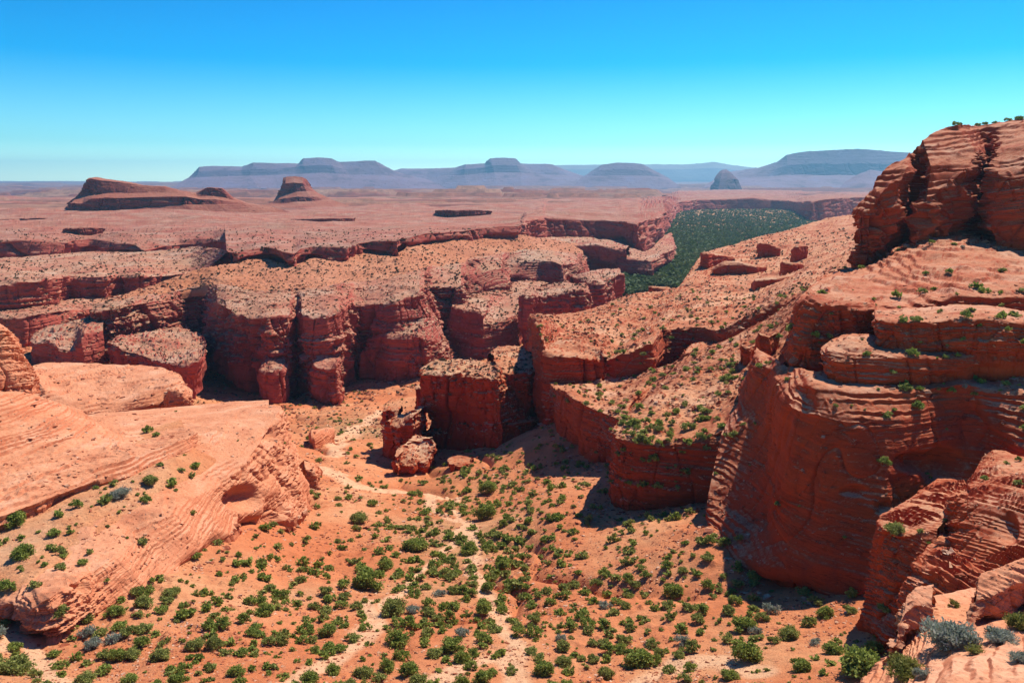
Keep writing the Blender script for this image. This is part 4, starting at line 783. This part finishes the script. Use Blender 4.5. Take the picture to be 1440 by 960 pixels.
def leaves(n, nclump, leaf, flatz=.75, seed=0, spiky=0.0):
    """a crown about 1 m wide: leaf-sized faces in uneven clumps over a dome"""
    r = np.random.default_rng(seed)
    th = r.uniform(0, 2*math.pi, nclump); ph = np.arccos(r.uniform(.0, 1, nclump)); rad = r.uniform(.18, .40, nclump)
    cc = np.stack([np.cos(th)*np.sin(ph)*rad, np.sin(th)*np.sin(ph)*rad, np.cos(ph)*rad*flatz+.16], -1)
    cr = r.uniform(.09, .19, nclump)*(1 if nclump > 8 else 1.35)
    k = r.integers(0, nclump, n); d = r.normal(size=(n, 3)); d /= np.linalg.norm(d, axis=1, keepdims=True); rr = cr[k]*r.uniform(.35, 1.15, n)
    rr *= np.where(r.random(n) < .12, 1.35, 1); c = cc[k]+d*rr[:, None]*np.array([1, 1, .85]); c[:, 2] = np.maximum(c[:, 2], .02+r.uniform(0, .06, n))
    a = r.normal(size=(n, 3)); a = a*.8+d*1.0+np.array([0, 0, spiky]); a /= np.linalg.norm(a, axis=1, keepdims=True)
    b = np.cross(a, r.normal(size=(n, 3))); b /= np.linalg.norm(b, axis=1, keepdims=True)
    ls = leaf*r.uniform(.6, 1.4, n)[:, None]
    w_ = .42-.25*min(1, spiky)
    V = np.stack([c-a*ls*.5, c+b*ls*w_, c+a*ls*.6, c-b*ls*w_], 1).reshape(-1, 3)
    return V, np.arange(4*n).reshape(-1, 4)
def stems(n, h, rad, seed=0, spread=.5):
    r = np.random.default_rng(seed); VV, FF = [], []; o = 0
    for i in range(n):
        a = r.uniform(0, 6.28); e = r.uniform(.1, spread); p0 = np.array([r.normal()*.02, r.normal()*.02, -.08]); pts = [p0]
        dirn = np.array([math.cos(a)*e, math.sin(a)*e, .7]); 
        for j in range(3): dirn = dirn+r.normal(size=3)*.18; pts.append(pts[-1]+dirn/np.linalg.norm(dirn)*h/3*r.uniform(.8, 1.15))
        for j, p in enumerate(pts):
            rr = rad*(1-.28*j)
            for q in range(4): VV.append(p+rr*np.array([math.cos(q*1.57), math.sin(q*1.57), 0]))
        for j in range(3):
            for q in range(4): FF.append([o+j*4+q, o+j*4+(q+1) % 4, o+j*4+4+(q+1) % 4, o+j*4+4+q])
        o += 16
    return np.array(VV), np.array(FF)

protos = {}
def make_shrub(kind, detail, seed):
    """an Empty at the foot of the shrub > foliage, branches; about 1 m wide"""
    name = {0: 'juniper_shrub', 1: 'desert_shrub', 2: 'sagebrush', 3: 'rabbitbrush'}[kind]
    n, nc, lf = {2: (3600, 26, .055), 1: (900, 15, .085), 0: (320, 10, .13)}[detail]
    sp = {0: .0, 1: .1, 2: .9, 3: .8}[kind]
    if kind >= 2: lf *= 1.25
    e = bpy.data.objects.new(name, None); e.empty_display_size = .2; COL.objects.link(e)
    Vl, Fl = leaves(n, nc, lf, {0: .85, 1: .7, 2: .6, 3: .6}[kind], seed, sp)
    f = raw_mesh('foliage', Vl, Fl, LEAF[kind], False); f.parent = e
    Vs, Fs = stems({2: 22, 1: 8, 0: 5}[detail]*(2 if kind == 2 else 1), .55, .012, seed, .9)
    b = raw_mesh('branches', Vs, Fs, WOOD, True); b.parent = e
    e.location = (0, -500, -500); return [e, False]
def shrub(kind, detail, var, loc, size, label, group='desert shrubs scattered over the canyon slopes'):
    key = (kind, detail, var)
    if key not in protos: protos[key] = make_shrub(kind, detail, 11*kind+5*detail+var+1)
    e, used = protos[key]
    if used:
        src = e; e = src.copy(); COL.objects.link(e)
        for ch in src.children: c = ch.copy(); COL.objects.link(c); c.parent = e
    protos[key] = [protos[key][0], True]
    e.location = loc; e.rotation_euler = (0, 0, random.uniform(0, 6.28)); sz = size*random.uniform(.95, 1.05); e.scale = (sz, sz*random.uniform(.85, 1.15), sz*random.uniform(.8, 1.05))
    tag(e, label, 'shrub', group); return e

# shrubs that can be told apart in the photograph: (u, v of the foot, width px, kind)
BIG = [(637,914,34,0),(560,906,38,0),(895,932,42,0),(1046,886,34,0),(1048,928,46,0),(946,836,30,0),(1212,944,72,0),(687,692,30,0),(683,728,38,0),(660,778,32,0),(584,774,38,0),(520,826,52,0),(552,862,40,1),(542,798,28,0),(505,734,30,1),(523,710,18,0),
 (23,738,30,0),(32,782,34,0),(170,698,28,2),(212,680,28,1),(206,704,18,0),(161,866,28,0),(202,852,28,1),(242,838,28,1),(145,946,26,0),(87,940,24,0),(20,946,48,1),(21,912,22,0),(160,902,24,2),(50,824,22,1),(86,800,18,1),(114,794,18,0),(360,884,18,0),(372,864,30,0),(432,888,26,0),(395,906,24,1),(462,892,28,0),(445,918,20,0),(707,800,24,0),(685,830,24,0),(602,864,22,1),(680,860,28,0),(262,944,26,0),(275,912,28,1),(442,856,20,1),(502,856,22,1),
 (820,870,24,0),(851,808,22,0),(1087,862,24,2),(970,856,22,1),(892,826,20,1),(887,886,20,1),(1110,896,34,1),(1032,848,24,0),(1160,866,28,0),(907,812,18,0),(850,854,20,2),(870,640,14,1),(790,900,20,2),(1060,890,20,2),(1145,905,18,2),(960,905,22,2),(760,930,20,1),(835,930,20,1),(720,946,20,1),(940,945,22,1),
 (968,604,24,1),(995,590,12,0),(912,604,15,1),(926,605,15,1),(897,603,13,0),(945,596,12,1),(1046,598,10,1),(875,497,12,0),(905,500,12,1),(944,477,10,0),(980,450,9,0),(1015,462,8,0),(932,530,14,1),(1010,556,12,0),(1022,540,10,1),(1030,525,12,0),(1000,520,10,1),
 (1335,384,13,0),(1301,386,9,0),(1409,383,13,1),(1211,378,10,0),(1187,378,8,1),(1246,358,10,1),(1263,353,8,1),(1218,500,13,0),(1293,548,12,0),(1318,548,10,1),(1339,552,14,0),(1356,545,12,2),(1369,555,11,3),(1416,541,13,1),(1095,476,13,0),(1080,512,11,0),(1432,648,10,0),(1322,440,10,1),(1310,342,9,0),(1342,345,9,0),(1355,348,8,2)]
SKYL = [(1345,10),(1352,7),(1375,9),(1388,9),(1400,7),(1418,9),(1434,12)]
NEAR = [(1333,908,78,2,'large half-grey, half-green spreading bush on the near rock at bottom right'),(1276,950,62,3,'yellow-green bush with grey stems at the bottom edge of the near rock'),(1408,902,46,2,'grey-green tufted bush on the near rock near the right edge'),(1371,918,26,3,'small bright tuft between the two grey bushes on the near rock'),(1436,884,40,3,'yellowish bush cut by the right edge of the picture, on the near rock'),(1340,852,18,3,'small green plant at the foot of the pale layered boulder'),(1434,930,30,2,'low grey twiggy bush at the right edge on the near rock'),(1300,952,26,2,'grey twiggy clump beside the yellow-green bush at the bottom edge')]
placed = []
WHERE = {'canyon_floor': 'on the canyon slope', 'lower_slope': 'on the lower rock bench', 'upper_slope': 'on the upper rubble slope', 'ledge_outcrop': 'on the left outcrop', 'sandy_bench': 'on the sandy bench', 'layered_ledge': 'on the layered terrace', 'great_wall': 'atop the great wall', 'tilted_slab': 'on the tilted slab at left', 'rock_ridge': 'on the near red ridge', 'middle_bench': 'on the central bench'}
KN = ['round green', 'spreading olive', 'grey', 'yellow-green']
def where(name): return WHERE.get(name.split('.')[0], 'on a rock ledge')
def put(u, v, wpx, kind, label=None, mx=6.0):
    h = hit(u, v)
    if h is None: return False
    loc, nor, nm = h
    if label is None and nor.z < .35: return False
    size = min(mx, wpx/FPX*(loc.y*CP-loc.z*SP))
    if label is None:
        sc_ = 'large' if wpx > 30 else 'mid-sized' if wpx > 17 else 'small'
        pos = 'at left' if u < 240 else 'left of middle' if u < 560 else 'middle' if u < 800 else 'right of middle' if u < 1100 else 'at right'
        pos2 = 'bottom' if v > 880 else 'lower part' if v > 760 else 'half way up' if v > 560 else 'far off'
        label = f'{sc_} {KN[kind]} shrub {where(nm)}, {pos2} {pos}'
    det = 2 if wpx > 26 else 1 if wpx > 12 else 0
    shrub(kind, det, random.randrange(3 if det == 2 else 4), (loc.x, loc.y, loc.z-.03*size), size*1.12, label)
    placed.append((u, v, wpx)); return True
for q in NEAR: put(q[0], q[1], q[2], q[3], q[4])
for q in BIG: put(*q)
for u, wpx in SKYL:    # trees on the skyline of the headland: stand on its topmost edge
    for v in np.arange(150, 200, .7):
        h = hit(u, v)
        if h and h[2].startswith('red_headland'):
            size = wpx/FPX*h[0].y; shrub(0, 1, random.randrange(4), (h[0].x, h[0].y+.5, h[0].z-.1*size), size*1.2, 'small dark bush on the skyline of the tall red headland', 'bushes on the headland skyline'); break

def density(u, v):
    d = .13+(.16 if (v < 640 and u > 780) else 0)
    d += 1.5*math.exp(-((u-650-.35*(760-v))/85)**2-((v-750)/95)**2)      # the green gully
    d += .3*math.exp(-((u-700)/260)**2-((v-860)/80)**2)
    d += .25*math.exp(-((u-900)/160)**2-((v-640)/90)**2)
    d += .2*math.exp(-((u-350)/260)**2-((v-900)/60)**2)
    d += .5*math.exp(-((u-500)/60)**2-((v-600)/30)**2)
    return d
# further single shrubs, then the small ones as one mass
def worldsize(loc): return random.choice([.5, .7, .9, 1.2, 1.5, 1.9, 2.4])*.85
ok_surf = ('canyon_floor', 'lower_slope', 'upper_slope', 'ledge_outcrop', 'near_ground', 'sandy_bench', 'layered_ledge', 'rock_ridge', 'great_wall')
WL = [(gpts(uv), wd) for uv, wd in WASH]
def on_wash(u, v):
    Y = castY(_gt, u, v)
    if not Y: return False
    p = P(u, v, Y); X_, Y_ = np.array([p[0]]), np.array([p[1]])
    return any(poly_dist(X_, Y_, g_)[0] < wd*.9 for g_, wd in WL if len(g_) > 1)
tries = 0
cand = []
while tries < 26000:
    tries += 1
    u, v = random.uniform(-60, 1500), 960-560*random.random()**1.0*random.random()**.25
    v = random.uniform(400, 985)
    if random.random() > density(u, v): continue
    if on_wash(u, v): continue
    h = hit(u, v)
    if not h or h[1].z < .6: continue
    nm = h[2].split('.')[0]
    if nm not in ok_surf or (nm == 'ledge_outcrop' and random.random() > .12) or nm in ('near_ground', 'layered_ledge', 'great_wall', 'rock_ridge') and random.random() > (.3 if h[1].z > .85 else .04): continue
    if h[0].y > 700: continue
    sz = worldsize(h[0]); wpx = sz*FPX/(h[0].y*CP-h[0].z*SP); cand.append((wpx, u, v, sz, h))
    if len(cand) > 3000: break
cand.sort(key=lambda c: -c[0])
ntop = len([o for o in bpy.data.objects if o.get('category') == 'shrub'])
single, rest = [], []
for c in cand:
    if any(abs(c[1]-p[0]) < .6*max(p[2], c[0]) and abs(c[2]-p[1]) < .35*max(p[2], c[0]) for p in placed): continue
    if ntop+len(single) < 295 and -20 < c[1] < 1460: single.append(c); placed.append((c[1], c[2], c[0]))
    else: rest.append(c)
for wpx, u, v, sz, h in single: put(u, v, wpx, random.choices([0, 1, 2], [.5, .44, .06])[0])

def scatter(name, items, temps, mats, kindname='stuff', sink=.05, smooth=False, flat=(.8, 1.1)):
    """items: (loc, size); temps: list of (V, F, matidx). One mesh: a mass nobody could count."""
    VV, FF, MI = [], [], []; o = 0
    ids = RNG.integers(0, len(temps), len(items))
    for ti, (V, F, mi) in enumerate(temps):
        sel = [items[i] for i in np.nonzero(ids == ti)[0]]
        if not sel: continue
        L_ = np.array([s_[0] for s_ in sel]); S2 = np.array([s_[1] for s_ in sel]); n = len(sel)
        a = RNG.uniform(0, 6.28, n); ca, sa = np.cos(a)[:, None], np.sin(a)[:, None]
        fl = RNG.uniform(*flat, n)[:, None]
        x_ = V[None, :, 0]*ca-V[None, :, 1]*sa; y_ = V[None, :, 0]*sa+V[None, :, 1]*ca; z_ = V[None, :, 2]*fl
        W = np.stack([x_, y_, z_-sink], -1)*S2[:, None, None]+L_[:, None, :]
        VV.append(W.reshape(-1, 3)); FF.append((F[None]+(np.arange(n)*len(V))[:, None, None]+o).reshape(-1, F.shape[1])); MI.append(np.full(n*len(F), mi)); o += n*len(V)
    if not VV: return None
    ob = raw_mesh(name, np.concatenate(VV), np.concatenate(FF), mats, smooth, matidx=np.concatenate(MI)); return tag(ob, kind=kindname)
temps = []
for k_ in range(9):
    V, F = leaves(130, 7, .2, .75, 900+k_); temps.append((V*1.1, F, [0, 0, 1, 0, 1, 0, 1, 1, 0][k_]))
scatter('scrub', [(tuple(c[4][0]), c[3]) for c in rest], temps, LEAF)

# woodland of the far valley and dotted scrub on the far slopes
wood, dots, rub = [], [], []
for i in range(34000):
    u, v = random.uniform(860, 1260), random.uniform(292, 420)
    h = hit(u, v)
    if h and h[2].startswith('canyon_floor') and h[0].y > 620:
        if random.random() < (1.0 if h[0].y > 900 else .45): wood.append((tuple(h[0]), random.uniform(3.2, 7.5)))
for i in range(52000):
    u, v = random.uniform(-40, 1480), random.uniform(322, 610)
    h = hit(u, v)
    if not h or h[1].z < .62 or h[0].y > 1500: continue
    nm = h[2].split('.')[0]; Y = h[0].y
    if nm in ('upper_plateau', 'middle_bench', 'talus_slope', 'left_terrace', 'lower_left_terrace', 'gorge_shelf', 'valley_bench', 'rock_tower', 'tilted_block', 'shelf_rock', 'rock_apron', 'ledge_rock') or (nm in ('canyon_floor', 'upper_slope', 'talus_slope') and Y > 230):
        if random.random() < (.5 if Y > 420 else .22): dots.append((tuple(h[0]), random.uniform(.45, 1.25)*(1 if Y < 500 else 1.5)*random.choice([.7, 1, 1.3])))
tl = []
for k_ in range(5):
    V, F = leaves(26, 5, .42, .8, 950+k_); tl.append((V, F, k_ % 2))
scatter('valley_woodland', wood, tl, [leaf_mat('far_trees', (.07, .11, .03), (.11, .16, .045), (.17, .21, .07)), leaf_mat('far_trees_b', (.08, .11, .04), (.13, .16, .06), (.20, .22, .10))])
td = []
for k_ in range(6):
    V, F = leaves(9, 3, .6, .8, 970+k_); td.append((V, F, k_ % 2))
scatter('far_scrub', dots, td, [leaf_mat('far_scrub', (.08, .075, .03), (.12, .10, .045), (.18, .14, .07)), leaf_mat('far_scrub_b', (.10, .05, .03), (.13, .08, .04), (.2, .14, .08))])

# rubble
def rock_t(seed):
    r = np.random.default_rng(seed)
    V = np.array([(-1,-1,0),(1,-1,0),(1,1,0),(-1,1,0),(-.7,-.7,1),(.7,-.7,1),(.7,.7,1),(-.7,.7,1)], float)*.5*np.array([1, r.uniform(.5, .9), r.uniform(.4, .8)])
    V += r.normal(size=V.shape)*.16
    return V, np.array([[4,5,6,7],[0,1,5,4],[1,2,6,5],[2,3,7,6],[3,0,4,7]])
rt = [(*rock_t(k_), k_ % 2) for k_ in range(12)]
for i in range(90000):
    u, v = random.uniform(-60, 1500), random.uniform(400, 985)
    h = hit(u, v)
    if not h or h[1].z < .5 or h[0].y > 650: continue
    nm = h[2].split('.')[0]; Y = h[0].y
    if nm in ('foliage', 'branches', 'scrub'): continue
    cl = noise(np.array([h[0].x/9]), np.array([h[0].y/9]), np.array([0.]), 888)[0]
    pr_ = {'canyon_floor': .55, 'lower_slope': .85, 'upper_slope': .9, 'middle_bench': .8, 'talus_slope': .9, 'left_terrace': .6, 'lower_left_terrace': .6, 'gorge_shelf': .7, 'rock_tower': .8, 'near_ground': .25, 'ledge_outcrop': .12, 'buttress': .8, 'rock_block': .4, 'layered_ledge': .25}.get(nm, .15)
    if random.random() > pr_*(.55+cl): continue
    sz = random.choice([2.0, 2.6, 3.2, 3.8, 5.0, 7.5])*(h[0].y)/FPX*.75
    rub.append((tuple(h[0]), sz))
for nm_, C_ in NETS.items():
    if nm_ in ('ground', 'slope', 'upper_plateau', 'near_ground', 'sandy_bench', 'talus_slope', 'butte', 'mesa', 'hill', 'distant_ridge') or nm_.startswith('boulder'): continue
    F_ = C_[1]
    for a_, b_ in zip(F_[:-1], F_[1:]):
        if a_[1] > 700: continue
        ln = float(np.linalg.norm(b_-a_)); out_ = np.array([-(a_[0]*.3), -a_[1]]); out_ /= np.linalg.norm(out_)
        for k_ in range(int(ln*.9)+1):
            t_ = random.random(); p_ = a_+(b_-a_)*t_; q_ = p_[:2]+out_*abs(random.gauss(0, 1))*(1.5+a_[1]*.012)
            ok, loc, nor, idx, ob, _ = SC.ray_cast(DG, Vector((q_[0], q_[1], p_[2]+4)), Vector((0, 0, -1)))
            if ok and nor.z > .4 and abs(loc.z-p_[2]) < 8: rub.append((tuple(loc), random.choice([.3, .4, .5, .6, .9, 1.3])*(.5+a_[1]/250)))
M_rub = [rock('rubble_red', .6, ((.16, .03, .012), (.28, .055, .022), (.36, .09, .04)), ((.34, .09, .04), (.46, .16, .08)), 0), rock('rubble_tan', .6, ((.34, .10, .05), (.48, .18, .09), (.6, .3, .16)), ((.58, .27, .14), (.68, .40, .24)), 0)]
scatter('rubble', rub, rt, M_rub, sink=.12)
print('counts', len(single), len(rest), len(wood), len(dots), len(rub), len(cand), tries)

# ------------------------------------------------------------------ air
hz, t = nodes('haze_air'); vp = t.nodes.new('ShaderNodeVolumePrincipled'); vp.inputs['Color'].default_value = (*HAZE_COLOR, 1); vp.inputs['Density'].default_value = HAZE_DENSITY; vp.inputs['Anisotropy'].default_value = .35
o = t.nodes.new('ShaderNodeOutputMaterial'); t.links.new(vp.outputs[0], o.inputs['Volume'])
x0, x1, y0, y1, z0, z1 = -30000, 30000, -300, 22500, -330, 450
V = np.array([(a, b, c) for c in (z0, z1) for b in (y0, y1) for a in (x0, x1)]); F = np.array([[0,2,3,1],[4,5,7,6],[0,1,5,4],[2,6,7,3],[0,4,6,2],[1,3,7,5]])
tag(raw_mesh('haze', V, F, hz, False), kind='stuff')
